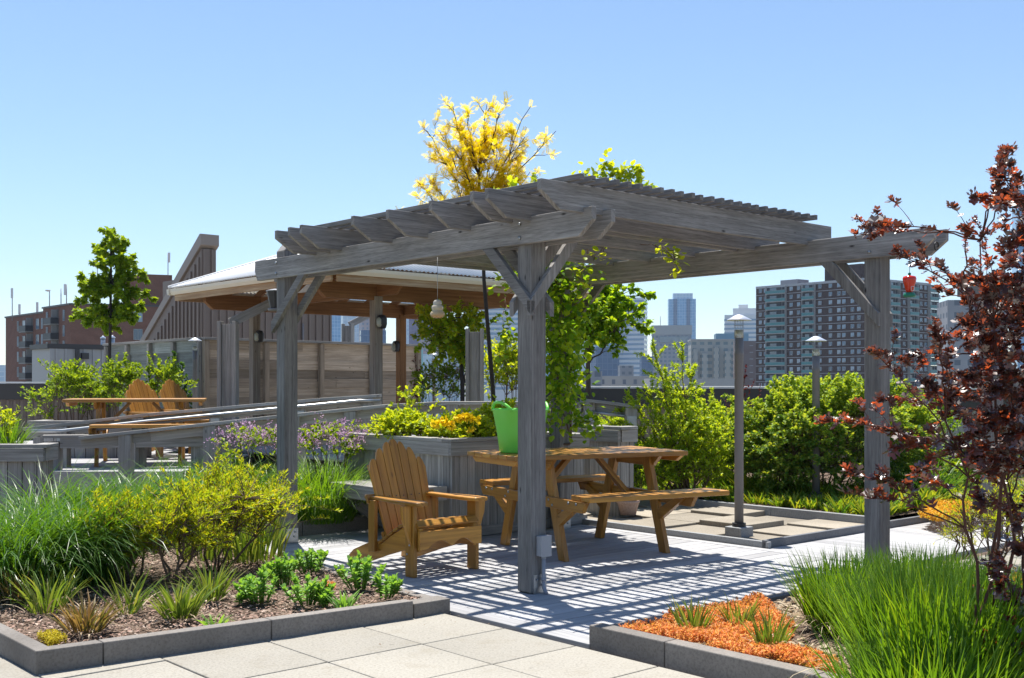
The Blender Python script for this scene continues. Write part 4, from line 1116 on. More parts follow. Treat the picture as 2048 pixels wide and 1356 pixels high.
# brick courses need metre UVs
w_ = m.build('wall', M['brick'], ap)
m = MB()
for (pp, L1_, L2_, tt) in ((C1, La, Ra, t1), (e, Lb - La, Ra, t2)):
    m.box(pp + l1 * L1_ / 2 - r1 * .02 + ZX * (tt + .1), l1, r1, ZX, L1_ + .1, .4, .3); m.box(pp + r1 * L2_ / 2 + ZX * (tt + .1), r1, l1, ZX, L2_, .4, .3)
m.build('roof_edge', M['dark_cap'], ap)
wA = win_mesh('window', 1.5, 1.9, False); wB = win_mesh('window', .85, 1.9, False)
fhA = 31.3 * 194 / F
for k in range(5):
    for px, mw, off in ((94.5, wB, 0), (128, wB, 0)):
        if k < 3: z = t1 - 1.7 - k * fhA * .98; place(mw, 'window', ap, C1 - r1 * .0, -l1, None, -col_len(px, C1, l1), z)
    for px, mw in ((33, wB), (45, wA), (72, wA), (81, wB)):
        z = t2 - 1.9 - k * fhA * 1.06; o = col_len(px, C1, l1); place(mw, 'window', ap, e + l1 * 0, -l1, None, -(o - La) , z)
for k in range(2):
    place(wA, 'window', ap, C1, r1, None, col_len(276, C1, r1), H + (HZ - (637 + 35 * k)) * 200 / F)
M['recess'] = m_plain('balcony_back_wall', (.12, .11, .10), .8)
M['slab2'] = m_plain('grey_slab', (.25, .24, .23), .8)
def balc2():
    m = MB(); w_ = 3.6
    m.box((0, -.03, .1), (1, 0, 0), (0, 1, 0), ZX, w_, .1, 2.5, 0); m.box((-.7, -.1, .1), (1, 0, 0), (0, 1, 0), ZX, 1.3, .06, 2.1, 1); m.box((1.1, -.5, .2), (1, 0, 0), (0, 1, 0), ZX, .12, 1.0, 2.3, 3)
    m.box((0, -.7, -1.22), (1, 0, 0), (0, 1, 0), ZX, w_, 1.4, .18, 3); m.box((0, -1.38, -.62), (1, 0, 0), (0, 1, 0), ZX, w_, .05, 1.05, 2)
    for s in (-1, 1): m.box((s * w_ / 2, -.7, -.62), (1, 0, 0), (0, 1, 0), ZX, .05, 1.4, 1.05, 2)
    return m.mesh('balcony', [M['recess'], M['glass'], M['black'], M['slab2']])
bA = balc2()
for k in range(5):
    if k < 3: place(bA, 'balcony', ap, C1, -l1, None, -col_len(110, C1, l1), t1 - 1.9 - k * fhA * .98)
    place(bA, 'balcony', ap, e, -l1, None, -(col_len(56, C1, l1) - La), t2 - 2.0 - k * fhA * 1.06)
def antenna(px, yt, yb, Y, panel, label, dish=False):
    c = at(px, yb, Y); s_ = Y / F
    root = thing('antenna', label, 'antenna', c, 0, 'roof antennas on the left brick block')
    zt = H + (HZ - yt) * s_
    m = MB(); m.tube([c - ZX * .5, Vector((c.x, c.y, zt))], .09, 6); m.build('mast', M['grey_box'], root)
    if panel: m = MB(); m.box((c.x + panel * .35, c.y - .2, zt - .9), (1, 0, 0), (0, 1, 0), ZX, .38, .2, 1.9); m.build('panel', M['white'], root)
    if dish: m = MB(); m.lathe([(.0, 0), (.35, .1), (.5, .3)], (c.x - .3, c.y, zt - .3), 12); m.build('dish', M['white'], root)
for a_ in ((24.5, 577, 636, 212, .1, 'tall antenna mast on the lower roof corner at far left'), (39, 609, 634, 212, .2, 'short panel antenna leaning out at the far left roof'),
           (75, 605, 630, 206, .1, 'small white antenna on the roof step'), (99, 580, 614, 198, 0, 'thin mast with a small dish above the balconies', True),
           (122, 577, 612, 195, .0, 'mast with an equipment box on the brick block'), (133, 569, 610, 195, -.5, 'tall mast with a white panel left of the tree'),
           (336, 506, 548, 216, .8, 'tall mast with a white panel on the brick penthouse'), (195, 531, 610, 205, 0, 'mast half hidden by the tree crown', True)):
    antenna(*a_)
# ---- skyline
def tower(label, px0, px1, yt, Y, mat, style='', rot=.35, parts=None, name='tower', depth=None, zb=None, cat='building'):
    """block whose picture extent is px0..px1 at its near edge; front face turned by rot"""
    ux = Vector((math.cos(rot), math.sin(rot), 0)); uy = Vector((-math.sin(rot), math.cos(rot), 0))
    s_ = Y / F; wpx = (px1 - px0) * s_
    dp = depth if depth is not None else wpx * .8
    Lf = max(2, (wpx - abs(math.sin(rot)) * dp * .9) / math.cos(rot)) if False else wpx / math.cos(rot) * (.98)
    c0 = Vector(((px0 - 1024) * s_, Y, 0)); zt = H + (HZ - yt) * s_; zb_ = GZ if zb is None else zb
    root = thing(name, label, cat, (c0.x, c0.y, zb_), 0)
    m = MB(); m.box(c0 + ux * Lf / 2 + uy * dp / 2 + ZX * ((zt + zb_) / 2), ux, uy, ZX, Lf, dp, zt - zb_, 0, True)
    m.build('wall', mat, root)
    return root, c0, ux, uy, Lf, dp, zt
def bands(info, z0, fh, h, mat, n, proud=.3, name='window_band'):
    root, c0, ux, uy, Lf, dp, zt = info
    for k in range(n):
        z = zt - z0 - k * fh; m = MB()
        m.box(c0 + ux * Lf / 2 + uy * dp / 2 + ZX * z, ux, uy, ZX, Lf + 2 * proud, dp + 2 * proud, h); m.build(name, mat, root)
M['bl_glass'] = m_grid('blue_curtain_wall', (.12, .28, .48), (.2, .38, .58), (.34, .5, .64), 3.2, 3.6, .22, .2)
M['bl_glass2'] = m_grid('pale_curtain_wall', (.36, .48, .6), (.5, .6, .68), (.62, .68, .72), 4, 3.8, .4, .3)
M['dk_glass'] = m_grid('dark_blue_wall', (.06, .11, .2), (.09, .15, .25), (.12, .17, .26), 3, 3.6, .3, .25)
M['pk_stone'] = m_grid('pinkish_stone_wall', (.16, .2, .28), (.2, .24, .3), (.42, .33, .32), 3.4, 3.6, .95, .5)
M['gy_stone'] = m_grid('grey_hotel_wall', (.13, .16, .2), (.22, .26, .3), (.36, .35, .36), 3.0, 2.9, .62, .5)
M['be_stone'] = m_grid('beige_condo_wall', (.14, .19, .2), (.2, .25, .26), (.42, .40, .36), 3.6, 3.0, .8, .5)
M['pu_glass'] = m_grid('violet_tower_wall', (.10, .09, .16), (.14, .12, .2), (.2, .17, .24), 3, 3.7, .35, .3)
M['wh_panel'] = m_plain('white_panel_wall', (.62, .63, .64), .6, 0, .06, .02)
M['bl_band'] = m_plain('blue_window_band', (.16, .26, .38), .15, 0, .25, .02, 0, .7)
M['br_grid'] = m_grid('brown_block_wall', (.25, .26, .28), (.3, .3, .32), (.13, .075, .06), 4.0, 2.8, 1.25, .5)
M['beige_low'] = m_grid('beige_low_wall', (.12, .13, .15), (.16, .17, .2), (.45, .41, .37), 3.2, 3.6, 1.1, .6)
M['turq'] = m_plain('turquoise_roof', (.25, .5, .5), .6, 0, .1, .05)
M['grey_low'] = m_grid('grey_low_wall', (.1, .12, .15), (.13, .15, .18), (.3, .3, .32), 3.4, 3.2, .9, .6)
tower('narrow pale blue glass tower at the left end of the skyline gap', 658, 692, 560, 1150, M['bl_glass'], rot=.25)
tower('white gridded tower beside the left glass tower, under the gazebo roof', 686, 738, 590, 1000, M['bl_glass2'], rot=.25)
tower('pinkish stone office tower behind the leaning arm', 724, 770, 632, 900, M['pk_stone'], rot=.3)
i_ = tower('low dark blue glass block just above the brown fence', 722, 772, 660, 620, M['dk_glass'], rot=.2); 
i_[0]
tower('tall blue and white striped tower between the gazebo posts', 798, 846, 600, 1100, M['bl_glass2'], rot=-.3)
tower('dark violet office tower right of the gazebo post', 818, 866, 610, 1000, M['pu_glass'], rot=-.2)
tower('stepped pinkish tower behind the leafy tree', 838, 890, 668, 800, M['pk_stone'], rot=-.15)
tower('low turquoise roofed hall near the fence end', 820, 846, 699, 520, M['turq'], rot=.2)
tower('low pale blue block behind the farthest lamp', 845, 930, 708, 560, M['bl_glass2'], rot=.1)
i_ = tower('broad blue striped office tower behind the yellow tree trunk', 945, 1040, 600, 900, M['wh_panel'], rot=.15); bands(i_, 3, 4.0, 2.0, M['bl_band'], 18)
i_ = tower('white and blue striped office tower behind the vine covered post', 1222, 1287, 596, 950, M['wh_panel'], rot=-.25); bands(i_, 3, 4.05, 1.75, M['bl_band'], 19)
tower('sloping blue glass block left of the striped tower', 1186, 1224, 640, 930, M['bl_glass'], rot=.3)
tower('grey blue office block between the vine and the tree trunk', 1100, 1190, 662, 860, M['bl_glass2'], rot=-.1)
tower('hazy blue block behind the front pergola post', 1036, 1104, 690, 1200, M['bl_glass'], rot=.1)
tower('dark low block at the foot of the striped tower', 1192, 1240, 694, 640, M['dk_glass'], rot=.2)
i_ = tower('small grey penthouse roof before the striped tower', 1240, 1268, 731, 560, M['grey_low'], rot=.1)
tower('slim pale tower right of the striped tower', 1281, 1294, 697, 1300, M['bl_glass2'], rot=.2)
tower('dark navy block between the striped tower and the grey hotel', 1283, 1306, 713, 700, M['dk_glass'], rot=.1)
i_ = tower('broad grey hotel block with rows of small windows', 1304, 1383, 656, 800, M['gy_stone'], rot=-.12)
root, c0, ux, uy, Lf, dp, zt = i_
m = MB(); m.box(c0 + ux * Lf / 2 + uy * dp / 2 + ZX * (zt - 1.4), ux, uy, ZX, Lf + .8, dp + .8, 6.5); m.build('parapet_band', M['pale_wall'], root)
m = MB(); m.box(c0 + ux * Lf * .55 - uy * .3 + ZX * (zt - 8.2), ux, uy, ZX, Lf * .75, .6, 4.2); m.build('window_band', M['glass'], root)
m = MB(); m.tube([c0 + ux * 6 + uy * 5 + ZX * zt, c0 + ux * 6 + uy * 5 + ZX * (zt + 9)], .25, 5); m.build('mast', M['grey_box'], root)
i_ = tower('tall blue glass tower with a stepped crown in the middle of the skyline', 1337, 1392, 598, 1450, M['bl_glass'], rot=-.1)
root, c0, ux, uy, Lf, dp, zt = i_
m = MB(); m.box(c0 + ux * Lf * .53 + uy * dp / 2 + ZX * (zt + 3.5), ux, uy, ZX, Lf * .72, dp * .8, 8, 0, True); m.build('crown', M['bl_glass2'], root)
for f in (.25, .72):
    m = MB(); m.box(c0 + ux * Lf * f - uy * .6 + ZX * (zt / 2 - 16), ux, uy, ZX, Lf * .13, 1.2, zt - GZ, 0, True); m.build('dark_bay', M['dk_glass'], root)
i_ = tower('beige condominium block with stepped bays behind the near lamp', 1382, 1474, 681, 520, M['be_stone'], rot=-.08)
root, c0, ux, uy, Lf, dp, zt = i_
for f, w_, dz in ((.1, .1, 4), (.3, .14, 6), (.55, .12, 3), (.8, .14, 5)):
    m = MB(); m.box(c0 + ux * Lf * f - uy * .7 + ZX * ((zt - dz + GZ) / 2), ux, uy, ZX, Lf * w_, 1.5, zt - dz - GZ, 0, True); m.build('bay', M['be_stone'], root)
m = MB(); m.box(c0 + ux * Lf * .5 + uy * dp * .5 + ZX * (zt + .3), ux, uy, ZX, Lf + .5, dp + .5, .7); m.build('cornice', M['pale_wall'], root)
M['teal_box'] = m_plain('teal_blue_box', (.10, .22, .32), .4, 0, .1, .05)
tower('dark teal rooftop box left of the near lamp cap', 1432, 1497, 667, 760, M['teal_box'], rot=-.1)
i_ = tower('white banded office tower left of the brick apartment building', 1449, 1516, 630, 1000, M['wh_panel'], rot=-.2); bands(i_, 4.5, 3.9, 1.6, M['bl_band'], 14)
root, c0, ux, uy, Lf, dp, zt = i_
m = MB(); m.box(c0 + ux * Lf * .62 + uy * dp / 2 + ZX * (zt + 3), ux, uy, ZX, Lf * .75, dp * .7, 6); m.build('penthouse', M['wh_panel'], root)
m = MB(); m.box(c0 + ux * Lf * .55 + uy * dp / 2 + ZX * (zt + 7.5), ux, uy, ZX, Lf * .28, dp * .4, 4); m.build('plant_room', M['wh_panel'], root)
tower('dark brown block with a grid of windows beside the near lamp', 1470, 1516, 682, 470, M['br_grid'], rot=-.1)
tower('long low beige building just above the parapet', 1178, 1345, 752, 330, M['beige_low'], rot=.03, depth=14)
tower('low pale grey flat roofed building behind the upright shrub', 1300, 1475, 757, 300, M['pale_wall'], rot=.02, depth=12)
tower('low dark roofed house left of the beige building', 1160, 1206, 742, 280, M['grey_low'], rot=.2, depth=10)
tower('grey office block glimpsed through the copper shrub', 1895, 2010, 600, 300, M['grey_low'], rot=-.15)
tower('tall blue windowed tower at the right edge of the picture', 2035, 2140, 380, 420, M['bl_glass'], rot=-.3)
tower('low hazy blocks past the left brick building', -40, 12, 730, 900, M['bl_glass2'], rot=.2)
# ------------------------------------------------------------------ plants
L_ = m_leaf
M['lf_fresh'] = L_('fresh_green_leaves', [(.08,.16,.012),(.13,.22,.015),(.18,.27,.02),(.10,.18,.014)], .48, gain=1.35)
M['lf_mid'] = L_('mid_green_leaves', [(.06,.13,.012),(.09,.175,.014),(.13,.22,.018)], .52, gain=1.45)
M['lf_dark'] = L_('dark_green_leaves', [(.02, .06, .012), (.03, .085, .016), (.045, .11, .02)], gain=1.3)
M['lf_lime'] = L_('lime_leaves', [(.17,.26,.015),(.23,.32,.02),(.29,.36,.03),(.14,.23,.015)], .5, gain=1.4)
M['lf_yellowgreen'] = L_('yellow_green_leaves', [(.16,.235,.014),(.22,.285,.016),(.30,.32,.02),(.12,.20,.014),(.36,.30,.02),(.19,.26,.014)], .5, (1.6, 1.5, .4), gain=1.4)
M['lf_gold'] = L_('golden_leaves', [(.80,.63,.015),(.85,.69,.02),(.88,.75,.04),(.74,.57,.015)], .6, (1.14, 1.1, .3))
M['lf_vine'] = L_('vine_leaves', [(.06,.15,.012),(.10,.2,.014),(.16,.26,.016),(.22,.32,.02)], .55, gain=1.5)
M['lf_copper'] = L_('copper_leaves', [(.03,.018,.022),(.05,.024,.026),(.065,.028,.024),(.085,.034,.02),(.035,.02,.024),(.06,.032,.02)], .4, (5.2, 2.1, .7), .42, 1.0, tvar=(.08, .62), ior=1.8, gain=1.15)
M['lf_purple'] = L_('dark_purple_leaves', [(.05, .012, .016), (.09, .016, .02), (.13, .025, .02)], .4, (1.8, .9, .7))
M['lilac'] = L_('lilac_flowers', [(.44,.25,.42),(.58,.37,.55),(.68,.5,.64)], .3, (1.1, 1, 1.1), .7, .2)
M['yellow_flower'] = L_('yellow_flowers', [(.75,.58,.01),(.85,.68,.02),(.8,.56,.01)], .3, (1.1, 1.05, .6), .6, .2)
M['grass'] = L_('grass_blades', [(.055,.125,.012),(.075,.155,.014),(.095,.185,.016),(.12,.21,.02),(.045,.11,.02),(.08,.16,.014),(.06,.14,.012),(.15,.22,.02)], .5, (1.6, 1.45, .35), .42, .3, gain=1.4)
M['grass_dk'] = L_('dark_grass_blades', [(.03,.085,.012),(.045,.115,.014),(.06,.14,.018),(.09,.17,.02)], .42, (1.7, 1.5, .4), .36, .35, gain=1.35)
M['iris'] = L_('strap_leaves', [(.07, .13, .02), (.12, .19, .03), (.17, .22, .05), (.22, .22, .07)], .42, (1.4, 1.3, .5), .4, gain=1.2)
M['iris_dry'] = L_('dry_strap_leaves', [(.11, .12, .03), (.2, .15, .05), (.26, .15, .06), (.34, .24, .13), (.12, .15, .03)], .35, (1.3, 1.2, .6), .5)
M['thatch'] = L_('dead_thatch', [(.42, .33, .22), (.5, .42, .3), (.3, .22, .14), (.24, .16, .1)], .2, (1, 1, .9), .8, .2)
M['sedum'] = L_('orange_sedum', [(.74,.28,.10),(.78,.38,.10),(.82,.52,.11),(.66,.21,.10),(.55,.32,.08),(.76,.33,.16),(.80,.44,.09)], .32, (1.2, 1, .8), .6, .2)
M['sedum_y'] = L_('yellow_sedum', [(.74,.46,.04),(.78,.52,.05),(.70,.36,.05),(.6,.52,.07)], .3, (1.2, 1, .7), .6, .2)
M['stonecrop'] = L_('stonecrop_leaves', [(.13,.26,.05),(.18,.33,.06),(.22,.38,.07),(.10,.22,.05)], .4, (1.5, 1.4, .5), .5, .3, gain=1.25)
M['moss'] = L_('yellow_moss', [(.5, .42, .02), (.6, .48, .03), (.4, .36, .03)], .3, (1.1, 1.1, .6), .6, .2)
M['bark'] = m_plain('bark', (.075, .055, .045), .9, 0, .4, 20, .5)
M['bark_dark'] = m_plain('dark_bark', (.04, .032, .028), .9, 0, .4, 20, .5)
M['bark_twig'] = m_plain('twig_bark', (.13, .085, .06), .9, 0, .4, 20, .3)
M['bark_red'] = m_plain('reddish_twig_bark', (.09, .035, .025), .8, 0, .4, 20, .3)

def unit(v): return v / np.maximum(np.linalg.norm(v, axis=-1, keepdims=True), 1e-9)
TPL = {}
def tpl(name, pts, faces): TPL[name] = (np.array(pts, dtype=float), np.array(faces))
# (along, across, up)
tpl('oval', [(0, 0, 0), (.35, .5, .07), (.75, .42, .05), (1, 0, -.08), (.75, -.42, .05), (.35, -.5, .07), (.5, 0, -.03)],
    [(0, 6, 2, 1), (6, 3, 2, 2), (0, 5, 4, 6), (6, 4, 3, 3)])
TPL['oval'] = (np.array([(0, 0, 0), (.3, .46, .08), (.68, .44, .06), (1, 0, -.1), (.68, -.44, .06), (.3, -.46, .08), (.34, 0, -.02), (.7, 0, -.04)], float),
               np.array([(0, 6, 2, 1), (6, 7, 3, 2), (0, 5, 4, 6), (6, 4, 3, 7)]))
TPL['narrow'] = (np.array([(0, 0, 0), (.45, .5, .05), (1, 0, -.1), (.45, -.5, .05)], float), np.array([(0, 3, 2, 1)]))
TPL['quad'] = (np.array([(0, .12, 0), (.6, .5, .05), (1, 0, -.06), (.6, -.5, .05)], float), np.array([(0, 3, 2, 1)]))
TPL['lobed'] = (np.array([(0, 0, 0), (.12, .30, .05), (.38, .52, .10), (.50, .33, .06), (.70, .36, .04), (1, 0, -.18), (.70, -.36, .04), (.50, -.33, .06), (.38, -.52, .10), (.12, -.30, .05), (.3, 0, -.03), (.62, 0, -.06)], float),
                np.array([(0, 10, 2, 1), (10, 3, 2, 2), (10, 11, 4, 3), (11, 5, 4, 4), (0, 9, 8, 10), (10, 8, 7, 7), (10, 7, 6, 11), (11, 6, 5, 5)]))
TPL['nine'] = (np.array([(0, 0, 0), (.16, .30, .04), (.42, .50, .07), (.58, .36, .04), (.80, .26, 0), (1, 0, -.12), (.80, -.26, 0), (.58, -.36, .04), (.42, -.50, .07), (.16, -.30, .04), (.3, 0, -.03), (.65, 0, -.05)], float), TPL['lobed'][1])
_pp = []; _pf = []
for i in range(6):
    x = .12 + i * .16
    for s in (-1, 1):
        o = len(_pp); _pp += [(x, 0, 0), (x + .11, s * .15, .0), (x + .17, s * .34, -.06), (x + .0, s * .2, .02)]; _pf.append((o, o + 1, o + 2, o + 3))
o = len(_pp); _pp += [(0, .012, 0), (1.0, .01, -.05), (1.0, -.01, -.05), (0, -.012, 0)]; _pf.append((o, o + 1, o + 2, o + 3))
o = len(_pp); _pp += [(1, 0, -.05), (1.1, .05, -.06), (1.24, 0, -.1), (1.1, -.05, -.06)]; _pf.append((o, o + 1, o + 2, o + 3))
TPL['pinnate'] = (np.array(_pp, float), np.array(_pf))

def leaf_arrays(P, D, N, L, W, t):
    pts, fc = TPL[t]; P = np.asarray(P); D = unit(np.asarray(D)); N = np.asarray(N)
    S = unit(np.cross(N, D)); N2 = np.cross(D, S); n = len(P)
    L = np.broadcast_to(np.asarray(L, float), (n,)); W = np.broadcast_to(np.asarray(W, float), (n,))
    V = (P[:, None, :] + pts[None, :, 0, None] * (D * L[:, None])[:, None, :] + pts[None, :, 1, None] * (S * W[:, None])[:, None, :] + pts[None, :, 2, None] * (N2 * L[:, None])[:, None, :])
    Fc = fc[None] + (np.arange(n) * len(pts))[:, None, None]
    return V.reshape(-1, 3), Fc.reshape(-1, 4)
def leaf_obj(name, arrs, mats, parent, kind=None):
    """arrs: list of (V,F,material index)"""
    Vs = []; Fs = []; mi = []; o = 0
    for V, Fc, k in arrs:
        Vs.append(V); f = Fc + o; Fs.append(f); mi += [k] * len(f); o += len(V)
    off = wloc(parent) if parent is not None else Vector(np.vstack(Vs).mean(0))
    if parent is None: off.z = float(np.vstack(Vs)[:, 2].min())
    me = npmesh(name, np.vstack(Vs), np.vstack(Fs), mats, off=tuple(off), mi=mi)
    ob = link(name, me, parent, off if parent is None else None)
    if kind: ob['kind'] = kind
    return ob
def dirs(n, r=rng): return unit(r.normal(size=(n, 3)))
def twig_leaves(path, n, size, spread=1.0, t0=.35, droop=0.0, updown=.3, jit=.0):
    """leaf bases and directions along a path (k,3)"""
    path = np.asarray(path); k = len(path); t = t0 + (1 - t0) * np.sqrt(rng.random(n)) * .999; x = t * (k - 1); i = x.astype(int); f = (x - i)[:, None]
    P = path[i] * (1 - f) + path[np.minimum(i + 1, k - 1)] * f
    T = unit(path[np.minimum(i + 1, k - 1)] - path[i]); R_ = dirs(n)
    D = unit(T * .55 + R_ * spread + np.array([0, 0, updown - droop])); N = unit(dirs(n) * .55 + np.array([0, 0, 1.0]))
    if jit: P = P + rng.normal(size=P.shape) * jit
    return P, D, N
def curve(p0, p1, bow, k=7, wob=0.0):
    p0 = np.array(p0, float); p1 = np.array(p1, float); t = np.linspace(0, 1, k)[:, None]; c = (p0 + p1) / 2 + np.array(bow)
    P = (1 - t) ** 2 * p0 + 2 * t * (1 - t) * c + t ** 2 * p1
    if wob: P[1:-1] += rng.normal(size=(k - 2, 3)) * wob
    return P
def lump(d, seed, amp=.28, fr=2.2):
    return 1 + amp * noise.noise(Vector((d[0] * fr + seed, d[1] * fr, d[2] * fr))) * 1.6

def shrub(name, label, c, rad, ntw, nl, size, lmat, t='oval', stems=5, cat='shrub', bark='bark_twig', base=None, aspect=.55, up=.35, twl=.32, seed=None, branches=.35, shell=.5, flat=0.0, group=None, extra=None, sr=.011, zlow=-.55, amp=.28, droop=0., mats=None, tipz=None):
    """crown of many leafy twigs in an uneven volume round c with radii rad, on stems from the ground at base"""
    c = np.array(c, float); rad = np.array(rad, float); seed = rng.random() * 99 if seed is None else seed
    base = np.array(base if base is not None else (c[0], c[1], c[2] - rad[2]), float)
    root = thing(name, label, cat, tuple(base), 0, group)
    m = MB(); heads = []
    for i in range(stems):
        a = 2 * math.pi * (i + rng.random() * .7) / stems; d = np.array([math.cos(a), math.sin(a), 0])
        e = c + d * rad * np.array([.45, .45, 0]) * (.5 + rng.random() * .7) + np.array([0, 0, rad[2] * (-.25 + .5 * rng.random())])
        b = base + d * np.array([.04, .04, 0]) * (1 + rng.random()); pth = curve(b, e, d * rad[0] * .12 * np.array([1, 1, 0]), 6, .012)
        m.tube(pth, list(np.linspace(sr, sr * .5, 6)), 6); heads.append(pth)
    arrs = []
    for i in range(ntw):
        d = unit(rng.normal(size=3)); 
        if d[2] < zlow: d[2] = abs(d[2])
        rr_ = lump(d, seed, amp) * (shell + (1 - shell) * rng.random() ** .5)
        tip = c + d * rad * rr_
        pth = heads[int(rng.integers(len(heads)))]; j = int(rng.integers(2, len(pth))); s = pth[j]
        # nearest of three random attachment points
        for _ in range(3):
            q = heads[int(rng.integers(len(heads)))]; jj = int(rng.integers(2, len(q)))
            if np.linalg.norm(q[jj] - tip) < np.linalg.norm(s - tip): s = q[jj]
        dist = np.linalg.norm(tip - s); bow = np.array([d[0] * .08, d[1] * .08, .10]) * dist
        pt = curve(s, tip, bow, 7)
        if rng.random() < branches: m.tube(pt[:], list(np.linspace(sr * .45, sr * .15, 7)), 4, caps=False)
        t0 = max(.15, 1 - twl / max(dist, .05))
        P, D, N = twig_leaves(pt, nl, size, .9, t0, droop, up)
        Ls = size * rng.uniform(.6, 1.15, len(P)); V, Fc = leaf_arrays(P, D, N, Ls, Ls * aspect, t)
        arrs.append((V, Fc, 1 if tipz is not None and tip[2] > c[2] + rad[2] * (tipz + .25 * rng.normal()) else 0))  # twigs above tipz take the second leaf material, lightened as if sunlit
        if extra: extra(arrs, pt)
    m.build('stems', M[bark], root)
    leaf_obj('foliage', arrs, [M[x] for x in lmat] if isinstance(lmat, (list, tuple)) else [M[lmat]], root)
    return root

def blades(bases, az, L, w, tilt, droop, seg=6, twist=0.0):
    """arching blades; returns V,F"""
    n = len(bases); t = np.linspace(0, 1, seg + 1); th = tilt[:, None] + droop[:, None] * t[None] ** 1.6
    ds = (L / seg)[:, None]; hx_ = np.cumsum(np.sin(th) * ds, 1) - np.sin(th[:, :1]) * ds; hz = np.cumsum(np.cos(th) * ds, 1) - np.cos(th[:, :1]) * ds
    ca = np.cos(az)[:, None]; sa = np.sin(az)[:, None]
    C = np.stack([bases[:, 0, None] + ca * hx_, bases[:, 1, None] + sa * hx_, bases[:, 2, None] + hz], -1)
    sd = az + math.pi / 2 + rng.normal(size=n) * twist
    S = np.stack([np.cos(sd), np.sin(sd), np.zeros(n)], -1)[:, None, :]
    wt = (w[:, None] * np.clip((1 - t[None] ** 2.2), .03, 1) * np.minimum(1, .55 + t[None] * 2.0))[:, :, None]
    V = np.stack([C - S * wt / 2, C + S * wt / 2], 2).reshape(-1, 3)
    f = []
    for j in range(seg): f.append((2 * j, 2 * j + 1, 2 * j + 3, 2 * j + 2))
    Fc = np.array(f)[None] + (np.arange(n) * 2 * (seg + 1))[:, None, None]
    return V, Fc.reshape(-1, 4)
def clump_arr(c, r, n, L, w, tilt=(.05, .5), droop=(.3, 1.3), twist=.4, Lvar=.35, bias=None, seg=6):
    a = rng.random(n) * 2 * math.pi; q = np.sqrt(rng.random(n)) * r
    B = np.stack([c[0] + np.cos(a) * q, c[1] + np.sin(a) * q, np.full(n, c[2])], -1)
    az = a + rng.normal(size=n) * .7
    if bias is not None: az = np.where(rng.random(n) < .4, bias + rng.normal(size=n) * .6, az)
    tl = tilt[0] + (tilt[1] - tilt[0]) * (q / max(r, 1e-6)) * rng.uniform(.4, 1.2, n); dr = rng.uniform(droop[0], droop[1], n)
    return blades(B, az, L * rng.uniform(1 - Lvar, 1.08, n), w * rng.uniform(.6, 1.2, n), tl, dr, seg, twist)
def clump(name, label, c, r, n, L, w, mat, cat='grass clump', group=None, dry=0, drymat='thatch', **kw):
    arrs = [(*clump_arr(c, r, n, L, w, **kw), 0)]; mats = [M[mat]]
    if dry:
        arrs.append((*clump_arr(c, r * 1.1, dry, L * .75, w * .8, tilt=(.4, 1.3), droop=(.8, 2.0)), 1)); mats.append(M[drymat])
    o = leaf_obj(name, arrs, mats, None); tag(o, label, cat, group); return o

# ---- left bed: arching grasses
gl = 'arching grass clumps in the left bed'
for (px, py, r, n, L, lab) in (
    (25, 1180, .34, 1100, .95, 'arching dark green grass clump at the left edge of the picture'),
    (150, 1160, .36, 1200, 1.0, 'big arching grass clump left of the yellow green shrub'),
    (105, 1100, .36, 900, 1.0, 'shaded grass clump behind the two front clumps at left'),
    (262, 1078, .34, 850, 1.0, 'arching grass clump behind the left part of the yellow green shrub'),
    (355, 1066, .33, 800, 1.0, 'arching grass clump behind the middle of the yellow green shrub'),
    (455, 1045, .36, 700, .95, 'pale tipped grass clump at the foot of the lilac, left of the post')):
    p = G(px, py, .07); clump('grass_clump', lab, p, r, int(n * .8), L, .0125, 'grass_dk', group=gl, tilt=(.05, .55), droop=(.9, 2.3), bias=R(-20))
for (px, py, Y, n, L, lab) in ((640, 1042, 0, 1100, .82, 'grass clump right behind the left pergola post'), (668, 1020, 0, 1100, .78, 'grass clump behind the kerb, left of the wooden chair back'),
                           (560, 1035, 0, 600, .8, 'grass clump to the left behind the pergola post'), (400, 985, 0, 500, .6, 'thin grass clump below the ramp rail and left of the lilac')):
    p = G(px, py, .11); clump('grass_clump', lab, p, .32, n, L, .0095, 'grass', group='grasses behind the left post', tilt=(.05, .5), droop=(.7, 2.0))
c = at(18, 890, 11.4); clump('grass_clump', 'blue green grass tuft in the low planter box at the left edge', (c.x, c.y, .78), .12, 160, .42, .008, 'grass', tilt=(.1, .7), droop=(.2, .9))
shrub('leafy_plant', 'bright leafy plant in the low planter box at the left edge', (at(-8, 865, 11.6).x, 11.6, 1.02), (.28, .25, .22), 60, 10, .05, 'lf_lime', stems=4, cat='plant')
# ---- yellow green shrub (three stems)
p = [G(258, 1168, .06), G(348, 1168, .06), G(432, 1140, .06)]
cs_ = []
for q_, rad, zc, lab, ntw, dx in ((p[0], (.36, .34, .24), .46, 'low yellow green willow leaved shrub at the left end of its row', 300, -.03),
                         (p[1], (.37, .36, .26), .49, 'yellow green willow leaved shrub in the middle of its row', 320, .02),
                         (p[2], (.60, .46, .33), .53, 'widest yellow green willow leaved shrub, nearest the left pergola post', 560, .1)):
    shrub('willow_leaved_shrub', lab, (q_.x + dx, q_.y, zc), rad, int(ntw * .8), 24, .045, 'lf_yellowgreen', 'narrow', 5, base=q_, aspect=.19, up=.7, twl=.24, branches=.6, shell=.25, group='yellow green shrubs', sr=.011, zlow=-.8, bark='bark_twig', amp=.5)
p = G(500, 1118, .06)
clump('iris_clump', 'upright iris leaves between the yellow green shrub and the deck', p, .26, 150, .40, .02, 'iris', 'iris', tilt=(.02, .3), droop=(.05, .8), twist=1.2)
